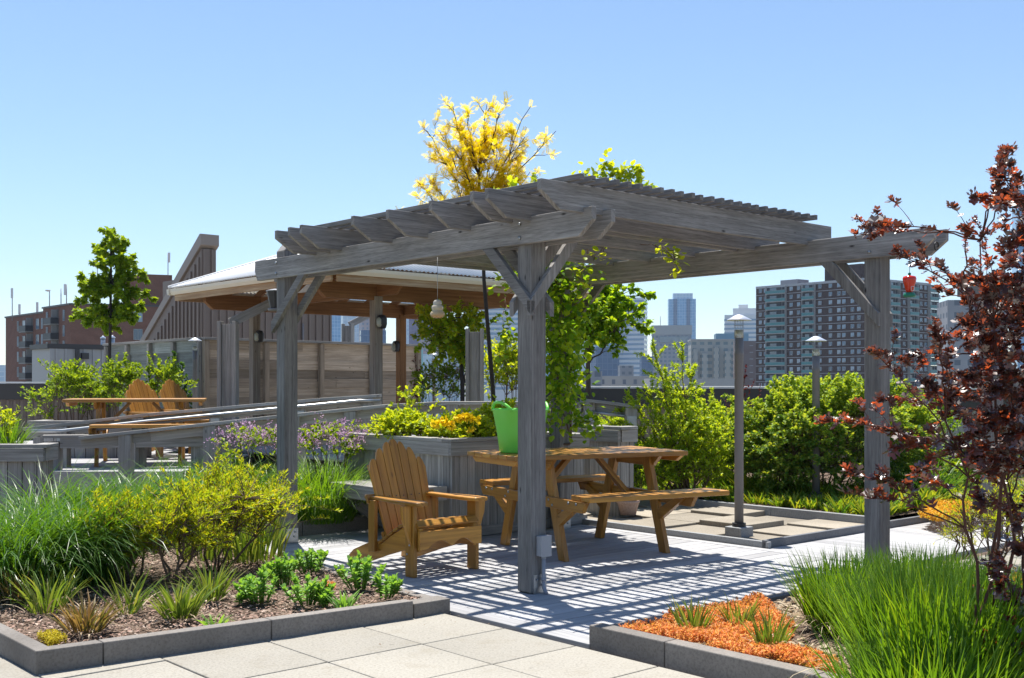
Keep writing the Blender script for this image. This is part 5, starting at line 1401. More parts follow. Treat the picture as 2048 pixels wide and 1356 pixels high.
p = G(405, 1120, .06); clump('iris_clump', 'upright iris leaves behind the bare shrub stems', p, .2, 80, .38, .02, 'iris', 'iris', tilt=(.02, .3), droop=(.05, .6), twist=1.2)
# ---- strap leaved tufts and stonecrops in the left bed
for (px, py, r, n, L, mt, dry, lab) in (
    (38, 1200, .10, 70, .24, 'iris_dry', 20, 'half dry strap leaved tuft at the left edge below the grass'),
    (92, 1225, .09, 60, .33, 'iris', 12, 'tall strap leaved tuft near the left kerb'),
    (120, 1205, .08, 40, .28, 'iris', 6, 'strap leaved tuft in the shade of the grass clump'),
    (172, 1262, .10, 95, .24, 'iris_dry', 20, 'bronze tinged strap leaved tuft behind the front kerb'),
    (253, 1228, .055, 22, .31, 'iris', 5, 'sparse strap leaved tuft with few upright leaves'),
    (272, 1222, .04, 14, .28, 'iris', 4, 'smallest sparse tuft, just right of the sparse one'),
    (358, 1234, .10, 110, .25, 'iris', 12, 'dense light green strap leaved tuft in the middle of the left bed'),
    (418, 1200, .08, 70, .27, 'iris', 6, 'strap leaved tuft at the foot of the widest yellow green shrub')):
    p = G(px, py, .075); clump('strap_leaf_tuft', lab, p, r, n, L, .017, mt, 'plant', 'strap leaved tufts in the left bed', dry, tilt=(.05, .75), droop=(.1, .9), twist=1.0)
def stonecrop(label, c, r, h, n, size=.036, name='stonecrop'):
    c = np.array(c); arrs = []; m = MB()
    root = thing(name, label, 'plant', tuple(c), 0, 'fleshy stonecrops in the left bed')
    for i in range(n):
        a = rng.random() * 2 * math.pi; q = math.sqrt(rng.random()) * r; tip = c + np.array([math.cos(a) * q * 1.15, math.sin(a) * q * 1.15, h * (1 - .45 * (q / r) ** 2) * rng.uniform(.8, 1.1)])
        b = c + np.array([math.cos(a) * q * .5, math.sin(a) * q * .5, 0]); pt = curve(b, tip, (0, 0, 0), 5); m.tube(pt, [.005] * 5, 5)
        k = 22; tt = np.sort(rng.uniform(.25, 1, k)); P = b + (tip - b) * tt[:, None]; az = np.arange(k) * 2.4 + rng.random() * 6
        el = 1.15 * (tt - .25) / .75; D = np.stack([np.cos(az) * np.cos(el), np.sin(az) * np.cos(el), np.sin(el)], -1); N = np.stack([-np.cos(az) * np.sin(el), -np.sin(az) * np.sin(el), np.cos(el)], -1)
        Ls = size * rng.uniform(.8, 1.15, k); V, Fc = leaf_arrays(P, D, N, Ls, Ls * .62, 'oval'); arrs.append((V, Fc, 0))
    m.build('stems', M['stonecrop'], root); leaf_obj('foliage', arrs, [M['stonecrop']], root)
for (px, py, r, h, n, lab) in ((523, 1203, .12, .17, 15, 'blue green stonecrop nearest the middle of the front kerb'), (570, 1172, .11, .17, 13, 'stonecrop at the back of the group, left'),
    (615, 1207, .12, .16, 16, 'rounded stonecrop in the centre of the group'), (622, 1146, .12, .15, 14, 'stonecrop beside the deck kerb, farthest back'),
    (722, 1178, .13, .19, 18, 'tallest stonecrop, close to the deck kerb by the chair'), (770, 1196, .09, .12, 10, 'low stonecrop at the right corner of the left bed'),
    (648, 1212, .05, .08, 4, 'tiny stonecrop shoot behind the front kerb'), (478, 1208, .03, .06, 3, 'tiny stonecrop sprig left of the group')):
    stonecrop(lab, G(px, py, .075), r * 1.22, h * 1.15, int(n * 1.25), .042)
p = G(690, 1216, .075); clump('weed_tuft', 'small broad leaved weed tuft at the kerb below the tallest stonecrop', p, .06, 26, .14, .022, 'stonecrop', 'plant', tilt=(.2, .9), droop=(.2, 1.0), twist=1)
p = G(430, 1250, .075); clump('weed_tuft', 'small weed tuft behind the kerb under the dense strap leaved tuft', p, .06, 22, .10, .016, 'stonecrop', 'plant', tilt=(.2, .9), droop=(.2, 1.0), twist=1)
def carpet(name, label, pts, n, size, h, mat, k=9, z=.06, cat='ground cover', clampab=None):
    """low rosettes filling a polygon on the ground"""
    poly = [(p.x, p.y) for p in pts]; xs = [p[0] for p in poly]; ys = [p[1] for p in poly]; C = []
    def inside(x, y):
        r = False; j = len(poly) - 1
        for i in range(len(poly)):
            if (poly[i][1] > y) != (poly[j][1] > y) and x < (poly[j][0] - poly[i][0]) * (y - poly[i][1]) / (poly[j][1] - poly[i][1]) + poly[i][0]: r = not r
            j = i
        return r
    while len(C) < n:
        x = random.uniform(min(xs), max(xs)); y = random.uniform(min(ys), max(ys))
        if inside(x, y) and (clampab is None or (AX.x * x + AX.y * y < clampab[0] and BX.x * x + BX.y * y > clampab[1])) and noise.noise(Vector((x * 4.5, y * 4.5, 3.1))) > -.42: C.append((x, y, z + h * (.35 + .9 * random.random() * (1 + noise.noise(Vector((x * 3, y * 3, 0)))))))
    C = np.array(C); P = np.repeat(C, k, 0); n2 = len(P); el = rng.uniform(-.2, 1.4, n2); az = rng.random(n2) * 6.28
    D = np.stack([np.cos(az) * np.cos(el), np.sin(az) * np.cos(el), np.sin(el)], -1); N = unit(dirs(n2) * .4 + np.array([0, 0, 1.]))
    P = P - np.stack([np.zeros(n2), np.zeros(n2), rng.random(n2) * h * .8], -1)
    Ls = size * rng.uniform(.6, 1.1, n2); V, Fc = leaf_arrays(P, D, N, Ls, Ls * .55, 'quad')
    me = npmesh(name, V, Fc, M[mat], off=tuple(C.mean(0))); o = link(name, me, None, Vector(C.mean(0))); tag(o, label, cat, None, 'stuff'); return o
carpet('moss_patch', 'small bright yellow moss cushion in the kerb corner at left', [G(72, 1272, .09), G(100, 1286, .09), G(134, 1276, .09), G(110, 1264, .09)], 330, .012, .03, 'moss', 8, .07)
carpet('moss_patch', 'rusty orange sedum patch among the stonecrops', [G(640, 1160, .07), G(672, 1168, .07), G(668, 1178, .07), G(636, 1172, .07)], 120, .014, .02, 'sedum', 8, .065)
carpet('moss_patch', 'yellowish moss patch beside the deck kerb behind the stonecrops', [G(560, 1128, .07), G(590, 1132, .07), G(588, 1140, .07), G(556, 1136, .07)], 120, .012, .02, 'moss', 8, .065)
# bark chips on the left bed and dead thatch on the right bed
def chips(name, label, corners, n, size, mat, z):
    c = [np.array(p) for p in corners]; u = rng.random((n, 1)); v = rng.random((n, 1)); P = (c[0] * (1 - u) + c[1] * u) * (1 - v) + (c[3] * (1 - u) + c[2] * u) * v
    P[:, 2] = z + rng.random(n) * .022; az = rng.random(n) * 6.28; D = np.stack([np.cos(az), np.sin(az), rng.normal(size=n) * .25], -1); N = unit(dirs(n) * .5 + np.array([0, 0, 1.]))
    Ls = size * rng.uniform(.4, 1.5, n); V, Fc = leaf_arrays(P, D, N, Ls, Ls * rng.uniform(.25, .7, n), 'quad')
    me = npmesh(name, V, Fc, M[mat], off=tuple(P.mean(0))); o = link(name, me, None, Vector(P.mean(0))); return tag(o, label, 'mulch', None, 'stuff')
chips('bark_mulch', 'loose reddish bark chips over the soil of the left bed', [I0, I1, AB(9.2, 4.7), AB(9.2, 2.1)], 16000, .026, 'chips', .058)
chips('dead_thatch', 'pale dead leaves and straw on the soil of the right bed', [AB(2.2, 4.6), AB(4.2, 4.6), AB(4.2, 6.3), AB(2.2, 6.3)], 7000, .045, 'thatch', .055)
chips('leaf_litter', 'scattered dry bits of litter on the paving along the left kerb', [K0 + (K1 - K0) * .1 - AX * .02, K2 - AX * .02, K2 - AX * .5 + BX * .3, K0 + (K1 - K0) * .1 - AX * .6], 130, .012, 'thatch', -.019)
chips('leaf_litter', 'dry bits of litter on the deck boards round the chair', [AB(5.0, 4.7), AB(5.0, 7.8), AB(8.8, 7.8), AB(8.8, 4.7)], 160, .013, 'thatch', -.012)
# ---- right bed
carpet('orange_sedum', 'bright orange sedum carpet behind the right kerb', [G(1208, 1262, .1), G(1250, 1295, .1), G(1480, 1350, .1), G(1560, 1330, .1), G(1590, 1250, .1), G(1520, 1195, .1), G(1330, 1225, .1)], 3600, .019, .05, 'sedum', 15, .075, clampab=(4.25, 4.57))
carpet('orange_sedum', 'orange sedum patch at the bottom edge left of the big grass', [G(1450, 1345, .1), G(1560, 1420, .1), G(1740, 1410, .1), G(1670, 1330, .1), G(1570, 1308, .1)], 1500, .019, .05, 'sedum', 16, .075, clampab=(4.25, 4.57))
for (px, py, n, L, lab) in ((1388, 1262, 55, .22, 'strap leaved tuft standing in the left part of the orange sedum'), (1478, 1255, 50, .2, 'strap leaved tuft in the middle of the orange sedum'),
                      (1540, 1300, 60, .26, 'strap leaved tuft with pale dead leaves at the right of the orange sedum')):
    clump('strap_leaf_tuft', lab, G(px, py, .08), .07, n, L, .013, 'iris', 'plant', 'strap leaved tufts in the orange sedum', 28, tilt=(.05, .5), droop=(.1, .8), twist=1.0)
clump('grass_clump', 'fresh green upright grass clump at the back of the right bed', G(1695, 1262, .08), .20, 900, .46, .0125, 'grass', group='upright grass clumps in the right bed', dry=150, tilt=(.03, .5), droop=(.0, .5), bias=R(70))
clump('grass_clump', 'large upright grass clump at the bottom right corner', G(1890, 1385, .08), .36, 2600, .60, .0135, 'grass', group='upright grass clumps in the right bed', dry=150, tilt=(.03, .5), droop=(.0, .55), bias=R(75))
clump('grass_clump', 'grass clump in front of the right pergola post', G(1850, 1235, .08), .32, 1100, .42, .012, 'grass', group='upright grass clumps in the right bed', dry=80, tilt=(.03, .5), droop=(.0, .5))
clump('grass_clump', 'grass clump at the foot of the copper leaved shrub', G(1975, 1300, .08), .26, 800, .45, .013, 'grass', group='upright grass clumps in the right bed', dry=80, tilt=(.03, .5), droop=(.0, .6))
clump('grass_clump', 'low grass clump at the bottom edge below the copper leaved shrub', G(1860, 1465, .08), .3, 700, .45, .014, 'grass', group='upright grass clumps in the right bed', tilt=(.05, .7), droop=(.0, .8))
p = G(1965, 1170, .02)
for (px, py, rad, zc, ntw, lab) in ((1985, 1150, (.42, .35, .30), .42, 170, 'thin yellow green willow leaved shrub beside the boardwalk at right'), (2050, 1120, (.4, .35, .4), .5, 150, 'yellow green willow leaved shrub at the right picture edge'), (1925, 1130, (.14, .14, .2), .25, 40, 'smallest yellow green shrub, on the boardwalk edge')):
    p = G(px, py, .0); shrub('willow_leaved_shrub', lab, (p.x, p.y, zc), rad, ntw, 14, .045, 'lf_yellowgreen', 'narrow', 5, base=p, aspect=.17, up=.75, twl=.2, branches=.8, shell=.4, group='yellow green shrubs', sr=.009, bark='bark_twig')
carpet('orange_sedum', 'orange yellow sedum under the copper leaved shrub', [G(1900, 1150, .05), G(2010, 1200, .05), G(2070, 1190, .05), G(2050, 1140, .05)], 900, .02, .04, 'sedum_y', 12, .02)
sb = MB(); pp = G(2010, 1140, 0); sb.box(pp + ZX * .02, BX, AX, ZX, 1.2, .5, .1); struct(sb.build('stepping_slab', M['paver'], None, .005))
# ---- far right bed
carpet('orange_sedum', 'yellow and orange sedum patch beyond the right pergola post', [G(1838, 1028, .15), G(1880, 1040, .15), G(1965, 1025, .15), G(1962, 1010, .15), G(1880, 1002, .15)], 1900, .028, .05, 'sedum_y', 12, .13)
def row_cover(name, label, p, q, depth, n, L, w, mat, z=.1, dn=AX):
    arrs = []; p = np.array(p); q = np.array(q); d = np.array(dn)
    for i in range(n):
        f = rng.random(); s = rng.random() * depth; c = p * (1 - f) + q * f + d * s; c[2] = z
        arrs.append((*clump_arr(c, .06, 16, L * rng.uniform(.7, 1.2), w, tilt=(.1, .8), droop=(.1, .9), twist=1.2, seg=3), 0))
    o = leaf_obj(name, arrs, [M[mat]], None); return tag(o, label, 'ground cover', None, 'stuff')
M['cover'] = L_('ground_cover_leaves', [(.05, .13, .015), (.09, .18, .02), (.15, .22, .03), (.2, .22, .03)], gain=1.4)
row_cover('ground_cover', 'low bright green ground cover along the pale bed edging', AB(6.1, 10.42), AB(9.8, 10.42), .7, 260, .17, .03, 'cover', .1, BX)
row_cover('ground_cover', 'taller leafy ground cover in front of the big green shrub', AB(6.1, 11.05), AB(10.5, 11.05), .8, 260, .30, .035, 'cover', .1, BX)
row_cover('ground_cover', 'bright green ground cover right of the right pergola post', AB(6.05, 10.3), AB(6.05, 11.4), .6, 60, .22, .03, 'cover', .1, AX)
for (px, py, lab) in ((1815, 1000, 'dark green daylily clump right of the post'), (1862, 1005, 'second daylily clump, farther right beside the lawn')):
    p = G(px, py, .1); clump('daylily_clump', lab, p, .2, 260, .62, .016, 'grass_dk', 'plant', 'daylily clumps', tilt=(.05, .5), droop=(.6, 1.8), twist=.6)
M['lawn'] = L_('lawn_blades', [(.10, .2, .025), (.14, .24, .03), (.18, .27, .04)])
row_cover('lawn', 'patch of short bright lawn behind the daylilies', at(1870, 960, 13.2).to_3d() * Vector((1, 1, 0)) if False else G(1875, 985, .1), G(2080, 985, .1), 2.6, 900, .05, .012, 'lawn', .1, Vector((.1, 1, 0)))
lw = MB(); q0 = G(1860, 1003, .11); lw.add([G(1850, 1010, .11), G(2100, 1010, .11), G(2100, 935, .11), G(1870, 935, .11)], [(0, 1, 2, 3)], [[(0, 0)] * 4]); struct(lw.build('lawn_soil', m_plain('lawn_base', (.09, .16, .03), .9, 0, .3, 6)))
sb = MB(); p = G(1915, 993, .13); sb.box(p, BX, AX, ZX, .6, .55, .05); struct(sb.build('stepping_slab', M['tanpaver'], None, .005))
def kerbstone(): pass
mb = MB(); kerb_run(mb, G(1930, 1010, .1), G(2010, 1003, .1), .1, .12, .12, [], (0, 1, 0)); struct(mb.build('far_bed_kerb', M['kerb'], None, .005))
# upright shrub behind the near lamp
def upshrub(name, label, base, tips, nl, size, lmat, t='oval', aspect=.45, sub=9, subl=.35, bark='bark_twig', sr=.012, up=.4, group=None, cat='shrub', spread=.9):
    """many rising wands from one base, with leafy side twigs"""
    base = np.array(base, float); root = thing(name, label, cat, tuple(base), 0, group); m = MB(); arrs = []
    for tip in tips:
        tip = np.array(tip, float); b = base + np.array([rng.normal() * .08, rng.normal() * .08, 0]); pt = curve(b, tip, ((tip - b) * np.array([-.12, -.12, .08])), 9, .012)
        m.tube(pt, list(np.linspace(sr, sr * .25, 9)), 5)
        P, D, N = twig_leaves(pt, nl, size, .8, .45, 0, up); Ls = size * rng.uniform(.6, 1.15, len(P)); arrs.append((*leaf_arrays(P, D, N, Ls, Ls * aspect, t), 0))
        for k in range(sub):
            j = int(rng.integers(3, 8)); s = pt[j]; T = unit(pt[j + 1] - pt[j]); d = unit(T * .7 + unit(rng.normal(size=3)) * .8 + np.array([0, 0, .2])); l = subl * rng.uniform(.4, 1.1) * (1.2 - j / 12)
            q = curve(s, s + d * l, (0, 0, .05 * l), 5); m.tube(q, list(np.linspace(sr * .3, sr * .12, 5)), 4, caps=False)
            P, D, N = twig_leaves(q, max(4, int(nl * .6)), size, spread, .1, 0, up); Ls = size * rng.uniform(.6, 1.15, len(P)); arrs.append((*leaf_arrays(P, D, N, Ls, Ls * aspect, t), 0))
    m.build('stems', M[bark], root); leaf_obj('foliage', arrs, [M[lmat]], root); return root
Yf = 13.4; b = at(1365, 965, Yf); b.z = .1
tips = [at(px, py, Yf + rng.uniform(-.6, .6)) for px, py in ((1308, 692), (1365, 690), (1385, 735), (1330, 740), (1290, 775), (1255, 800), (1225, 805), (1245, 850), (1400, 780), (1430, 800), (1270, 880), (1300, 830), (1345, 790), (1410, 850), (1440, 860), (1250, 920), (1300, 900), (1370, 850), (1290, 935), (1450, 915), (1340, 880), (1400, 900), (1320, 940))]
M['lf_forsyth'] = L_('forsythia_leaves', [(.17,.28,.02),(.22,.33,.025),(.28,.37,.03),(.13,.23,.018)], .5, gain=1.4)
upshrub('upright_shrub', 'tall loose light green shrub of rising wands between table and lamp post', b, tips, 80, .052, 'lf_forsyth', 'narrow', .40, 18, .44)
# big green shrub
M['lf_new_sunlit'] = L_('sunlit_new_growth_leaves', [(.15,.27,.03),(.2,.31,.045),(.26,.34,.06),(.12,.23,.03)], .45, gain=1.25)  # lighter green for upper twigs: new growth, plus sun from above put into the colour
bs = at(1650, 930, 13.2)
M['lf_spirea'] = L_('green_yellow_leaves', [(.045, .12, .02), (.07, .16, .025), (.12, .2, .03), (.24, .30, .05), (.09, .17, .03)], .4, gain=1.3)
shrub('green_shrub', 'broad dense green shrub between the two lamp posts and the right pergola post', (bs.x, 13.2, .82), (1.12, .95, .74), 1500, 42, .047, ['lf_spirea', 'lf_new_sunlit'], 'quad', 9, cat='shrub', tipz=.35, base=(bs.x, 13.2, .1), aspect=.7, up=.25, twl=.34, shell=.62, branches=.25, amp=.3, zlow=-.7)
bs2 = at(1540, 900, 13.9)
shrub('green_shrub', 'smaller green shrub touching the left side of the broad one', (bs2.x, 13.6, .66), (.5, .5, .55), 420, 38, .047, ['lf_spirea', 'lf_new_sunlit'], 'quad', 6, tipz=.2, base=(bs2.x, 13.6, .1), aspect=.7, up=.25, twl=.34, shell=.6, amp=.3)
bs3 = at(1800, 860, 14.2)
shrub('green_shrub', 'green shrub with rising tips to the right behind the post', (bs3.x, 14.2, .75), (.5, .5, .6), 420, 38, .047, ['lf_spirea', 'lf_new_sunlit'], 'quad', 6, tipz=.2, base=(bs3.x, 14.2, .1), aspect=.7, up=.45, twl=.36, shell=.55, amp=.35)
b = at(1470, 900, 15.0); b.z = .1
upshrub('barberry', 'dark red barberry wands behind the near lamp post', b, [at(px, py, 15.0 + rng.uniform(-.3, .3)) for px, py in ((1492, 732), (1510, 760), (1440, 830), (1450, 800), (1470, 850), (1430, 870), (1405, 880), (1475, 800), (1520, 770))], 30, .035, 'lf_purple', 'oval', .6, 6, .25, 'bark_red')
b = at(1880, 900, 14.8)
shrub('lilac_bush', 'lilac bush with a few mauve flowers, glimpsed between copper branches', (b.x, 14.8, .7), (.45, .4, .6), 110, 14, .05, 'lf_mid', base=(b.x, 14.8, .1), stems=5)
b = at(1925, 950, 13.6)
shrub('leafy_plant', 'bright green perennial mound behind the lawn at right', (b.x, 13.6, .38), (.4, .3, .25), 120, 16, .06, 'lf_fresh', base=(b.x, 13.6, .1), stems=6, cat='plant')

# ---- planter plants
def inpl(px, py, Y): return at(px, py, Y)
for (px, Y, rad, zc, ntw, lab) in ((815, 11.3, (.40, .36, .2), 1.0, 260, 'light green leafy shrub in the left half of the big planter'), (920, 11.0, (.40, .36, .19), .99, 260, 'leafy shrub beside the yellow flowers in the big planter'), (1000, 11.6, (.32, .34, .26), 1.04, 180, 'leafy shrub at the foot of the yellow tree')):
    c = at(px, 850, Y); shrub('planter_shrub', lab, (c.x, Y, zc), rad, ntw, 13, .05, 'lf_lime', 'oval', 6, base=(c.x, Y, .84), aspect=.52, up=.45, twl=.24, shell=.5, sr=.006, group='leafy shrubs in the big planter', branches=.5)
c = at(790, 850, 11.5); b = Vector((c.x, 11.5, .84))
upshrub('planter_shrub', 'loose shrub with long shoots rising above the ramp rail from the planter', b, [at(px, py, 11.5) for px, py in ((795, 775), (845, 755), (860, 770), (770, 835), (830, 790), (885, 800), (815, 815), (760, 850))], 12, .055, 'lf_lime', 'oval', .5, 5, .2, sr=.006, group='leafy shrubs in the big planter')
root = thing('yellow_flowers', 'cluster of golden yellow flowers in the big planter', 'flowers', at(910, 845, 10.6))
for (px, py, n) in ((885, 845, 16), (920, 838, 26), (935, 835, 24), (903, 850, 14), (872, 850, 10), (942, 862, 6), (950, 842, 10)):
    c = np.array(at(px, py, 10.6)); P = c + np.clip(rng.normal(size=(n * 2, 3)), -1.6, 1.6) * .02; D = dirs(n * 2) + np.array([0, -.4, .4]); leaf_obj('flower_head', [(*leaf_arrays(P, D, dirs(n * 2), .042, .036, 'oval'), 0)], [M['yellow_flower']], root)
for px in (880, 900, 920, 940): c = at(px, 850, 10.65); m = MB(); m.tube([c, (c.x, c.y + .05, .84)], .004, 4); m.build('stem', M['lf_mid'], root)
# golden tree
def wind_tree(): pass
def branch_tree(name, label, base, trunk, limbs, lmat, t, size, nl, aspect, bark, tr=.035, sub=6, subl=.5, up=.2, cat='tree', spread=.9, twig=.004, wob=.02, droop=0., t0=.2, subr=.35, low=.3):
    root = thing(name, label, cat, tuple(base), 0); m = MB(); arrs = []
    trunk = [np.array(p, float) for p in trunk]; k = len(trunk); m.tube(trunk, list(np.linspace(tr, tr * .45, k)), 8); m.build('trunk', M[bark], root)
    m = MB()
    for (p0, p1) in limbs:
        p0 = np.array(p0, float); p1 = np.array(p1, float); l = np.linalg.norm(p1 - p0); pt = curve(p0, p1, np.array([0, 0, -.08 * l]), 8, wob); m.tube(pt, list(np.linspace(tr * subr, twig, 8)), 5)
        P, D, N = twig_leaves(pt, nl, size, spread, .35, droop, up); Ls = size * rng.uniform(.6, 1.15, len(P)); arrs.append((*leaf_arrays(P, D, N, Ls, Ls * aspect, t), 0))
        for i in range(sub):
            j = int(rng.integers(1, 7)); T = unit(pt[j + 1] - pt[j]); d = unit(T * .8 + unit(rng.normal(size=3)) * .75 + np.array([0, 0, .1])); ll = subl * rng.uniform(.45, 1.1)
            q = curve(pt[j], pt[j] + d * ll, (0, 0, .04 * ll), 5, wob * .4); m.tube(q, list(np.linspace(twig * 1.5, twig * .5, 5)), 4, caps=False)
            P, D, N = twig_leaves(q, nl, size, spread, t0, droop, up); Ls = size * rng.uniform(.6, 1.15, len(P)); arrs.append((*leaf_arrays(P, D, N, Ls, Ls * aspect, t), 0))
    m.build('branches', M[bark], root); leaf_obj('crown', arrs, [M[lmat]], root); return root
Yt = 12.1
tb_ = at(990, 860, Yt); tb_.z = .84
tk = [tb_, at(986, 780, Yt), at(976, 660, Yt), at(968, 560, Yt), at(965, 470, Yt), at(960, 410, Yt), at(958, 350, Yt), at(962, 290, Yt)]
ys = [(848, 243), (905, 195), (930, 200), (975, 190), (1000, 205), (1062, 198), (1112, 248), (1050, 260), (880, 250), (835, 350), (860, 345), (790, 405), (850, 395), (925, 240), (1020, 240), (1035, 275), (1060, 330), (1025, 340), (900, 330), (940, 260), (985, 260), (1000, 300), (880, 300), (925, 300), (1045, 300), (890, 390), (1010, 380), (970, 230), (1075, 340), (915, 370), (955, 330), (1000, 345), (940, 380), (975, 390), (905, 280)]
limbs = []
for (px, py) in ys:
    py += 14
    tipY = Yt + rng.uniform(-.5, .5); a_ = tk[int(np.clip(np.interp(py + 90, [290, 350, 410, 470], [7, 6, 5, 4]), 4, 7))]
    if abs(px - 960) > 60: a_ = tk[5] if py < 330 else tk[4]
    limbs.append((a_, at(px, py, tipY)))
branch_tree('golden_tree', 'slender golden leaved tree rising from the planter above the pergola', tb_, tk, limbs, 'lf_gold', 'pinnate', .085, 13, .8, 'bark_dark', .026, 9, .25, up=.15, twig=.0035, droop=.1)
for (px, py, k) in ((985, 700, 5), (985, 640, 4), (990, 750, 5), (880, 870, 0)):
    pass
# vine on the back post
vn = thing('climbing_vine', 'climbing vine with rounded leaves wrapped round the back pergola post', 'vine', AB(8.05, 7.82, .84))
m = MB(); arrs = []
pc_ = AB(8.05, 7.82)
for i in range(7):
    a0_ = rng.random() * 6.28; zs = np.linspace(.86, 2.75 + .2 * rng.random(), 26); pt = [pc_ + AX * .11 * math.cos(a0_ + z * 3.2) + BX * .11 * math.sin(a0_ + z * 3.2) + ZX * z for z in zs]
    m.tube([pc_ + ZX * .85 - AX * .12] + pt, [.012] + list(np.linspace(.009, .003, 26)), 5); pa = np.array([tuple(p) for p in pt])
    P, D, N = twig_leaves(pa, 260, .07, 1.0, .0, .2, .1, .085); Ls = .07 * rng.uniform(.5, 1.2, len(P)); arrs.append((*leaf_arrays(P, D, N, Ls, Ls * .85, 'oval'), 0))
def vspray(p0, p1, n, s=.065, bow=(0, 0, .05), jit=.05, mi=0):
    pt = curve(np.array(p0), np.array(p1), bow, 10, .012); m.tube(pt, [.003] * 10, 4)
    P, D, N = twig_leaves(pt, n, s, 1.0, .05, .2, .1, jit); Ls = s * rng.uniform(.5, 1.2, len(P)); arrs.append((*leaf_arrays(P, D, N, Ls, Ls * .85, 'oval'), mi))
Yv = 11.0
for (px0, py0, px1, py1, Y1_, n, jit) in (
    (1120, 560, 1010, 590, 10.2, 45, .06), (1010, 590, 1000, 720, 10.3, 40, .05), (1110, 570, 985, 560, 10.2, 40, .05), (1010, 600, 1020, 690, 10.4, 30, .05), (1115, 540, 1100, 700, 10.9, 90, .1),
    (1130, 560, 1165, 640, 10.9, 60, .09), (1135, 600, 1150, 760, 10.9, 80, .09), (1120, 700, 1100, 800, 10.8, 70, .08), (1140, 760, 1165, 860, 10.9, 70, .08), (1150, 850, 1200, 870, 10.8, 26, .05), (1150, 850, 1210, 835, 10.9, 16, .04), (1100, 600, 1085, 760, 10.8, 60, .08),
    (1120, 620, 1110, 760, 10.8, 110, .1), (1130, 520, 1120, 640, 10.8, 110, .12), (1125, 560, 1180, 560, 10.6, 60, .08), (1105, 570, 1100, 850, 10.75, 190, .10), (1125, 580, 1140, 860, 10.8, 130, .08), (1110, 520, 1135, 700, 10.7, 130, .10), (1100, 540, 1040, 560, 10.3, 50, .08), (1160, 470, 1200, 520, 10.4, 24, .06)):
    vspray(at(px0, py0, 10.95), at(px1, py1, Y1_), n, .07, (0, 0, .03), jit)
# shoots above and hanging through the slats
for (px0, py0, px1, py1, Y_, n) in ((1190, 372, 1215, 322, 9.6, 34), (1215, 370, 1260, 336, 9.6, 40), (1235, 375, 1280, 345, 9.6, 34), (1250, 380, 1305, 378, 9.5, 26), (1180, 360, 1165, 345, 9.8, 16), (1050, 385, 1075, 350, 10.4, 12), (1020, 388, 1025, 362, 10.4, 12), (1000, 392, 985, 380, 10.4, 10), (1200, 365, 1240, 350, 9.6, 30),
                              (1280, 488, 1345, 505, 8.6, 16), (1345, 500, 1355, 545, 8.6, 16), (1310, 490, 1350, 520, 8.6, 14), (1170, 520, 1160, 560, 9.4, 10), (1200, 495, 1215, 512, 9.2, 5), (1170, 500, 1190, 520, 9.2, 9)):
    vspray(at(px0, py0, Y_), at(px1, py1, Y_), int(n * (1.6 if py0 < 400 else 1)), .062, (0, 0, .02), .03, 1)
m.build('stems', M['bark_twig'], vn); leaf_obj('foliage', arrs, [M['lf_vine'], M['lf_lime']], vn)
# leaf mass lying over the slats casts shade on the deck
arrs = []
n = 900; aa = rng.uniform(6.0, 8.3, n); bb = rng.uniform(5.9, 7.9, n); keep = rng.random(n) < np.clip(((aa - 5.6) / 2.2) * ((bb - 5.6) / 1.6), 0, 1)
aa = aa[keep]; bb = bb[keep]; P = np.array([tuple(AB(a, b, 2.80 + rng.random() * .07)) for a, b in zip(aa, bb)]); D = dirs(len(P)) * np.array([1, 1, .3]); Ls = .075 * rng.uniform(.6, 1.2, len(P))
arrs.append((*leaf_arrays(P, D, unit(dirs(len(P)) * .4 + np.array([0, 0, 1.])), Ls, Ls * .85, 'oval'), 0))
leaf_obj('roof_foliage', arrs, [M['lf_vine']], vn)
# tree behind the vine
Yb = 13.6; b = at(1177, 800, Yb); b.z = .1
tk = [b, at(1177, 790, Yb), at(1176, 730, Yb), at(1178, 680, Yb), at(1190, 630, Yb), at(1200, 585, Yb)]
limbs = [(tk[int(rng.integers(2, 6))], at(px, py, Yb + rng.uniform(-.45, .45))) for px, py in ((1290, 590), (1280, 650), (1265, 575), (1240, 560), (1210, 570), (1180, 590), (1165, 640), (1230, 600), (1250, 620), (1200, 620), (1175, 660), (1220, 650), (1240, 670), (1265, 640), (1160, 690), (1195, 680), (1170, 610), (1255, 600), (1215, 630), (1190, 600), (1150, 660), (1235, 640), (1285, 610), (1250, 700), (1205, 560))]
branch_tree('leafy_tree', 'small green leafed tree behind the vine covered post', b, tk, limbs, 'lf_vine', 'oval', .068, 28, .78, 'bark', .035, 7, .25, droop=.2, up=.1)
# maple like tree behind the pillar
Ym = 17.5; b = at(925, 800, Ym); b.z = .1
tk = [b, at(925, 770, Ym), at(922, 720, Ym), at(915, 670, Ym), at(905, 630, Ym)]
limbs = [(tk[int(rng.integers(1, 5))], at(px, py, Ym + rng.uniform(-.5, .5))) for px, py in ((828, 645), (845, 660), (860, 680), (870, 640), (890, 625), (915, 615), (940, 622), (960, 640), (950, 670), (930, 690), (880, 700), (900, 660), (870, 665), (965, 660), (925, 650), (895, 690), (850, 640), (940, 705), (910, 640))]
M['lf_tree'] = L_('tree_leaves', [(.12,.22,.014),(.17,.27,.018),(.23,.31,.02),(.28,.29,.025)], .55, gain=1.6)
branch_tree('leafy_tree', 'broad young tree with bright leaves between the gazebo post and the grey pillar', b, tk, limbs, 'lf_tree', 'quad', .075, 34, .75, 'bark_dark', .04, 9, .36, droop=.1)
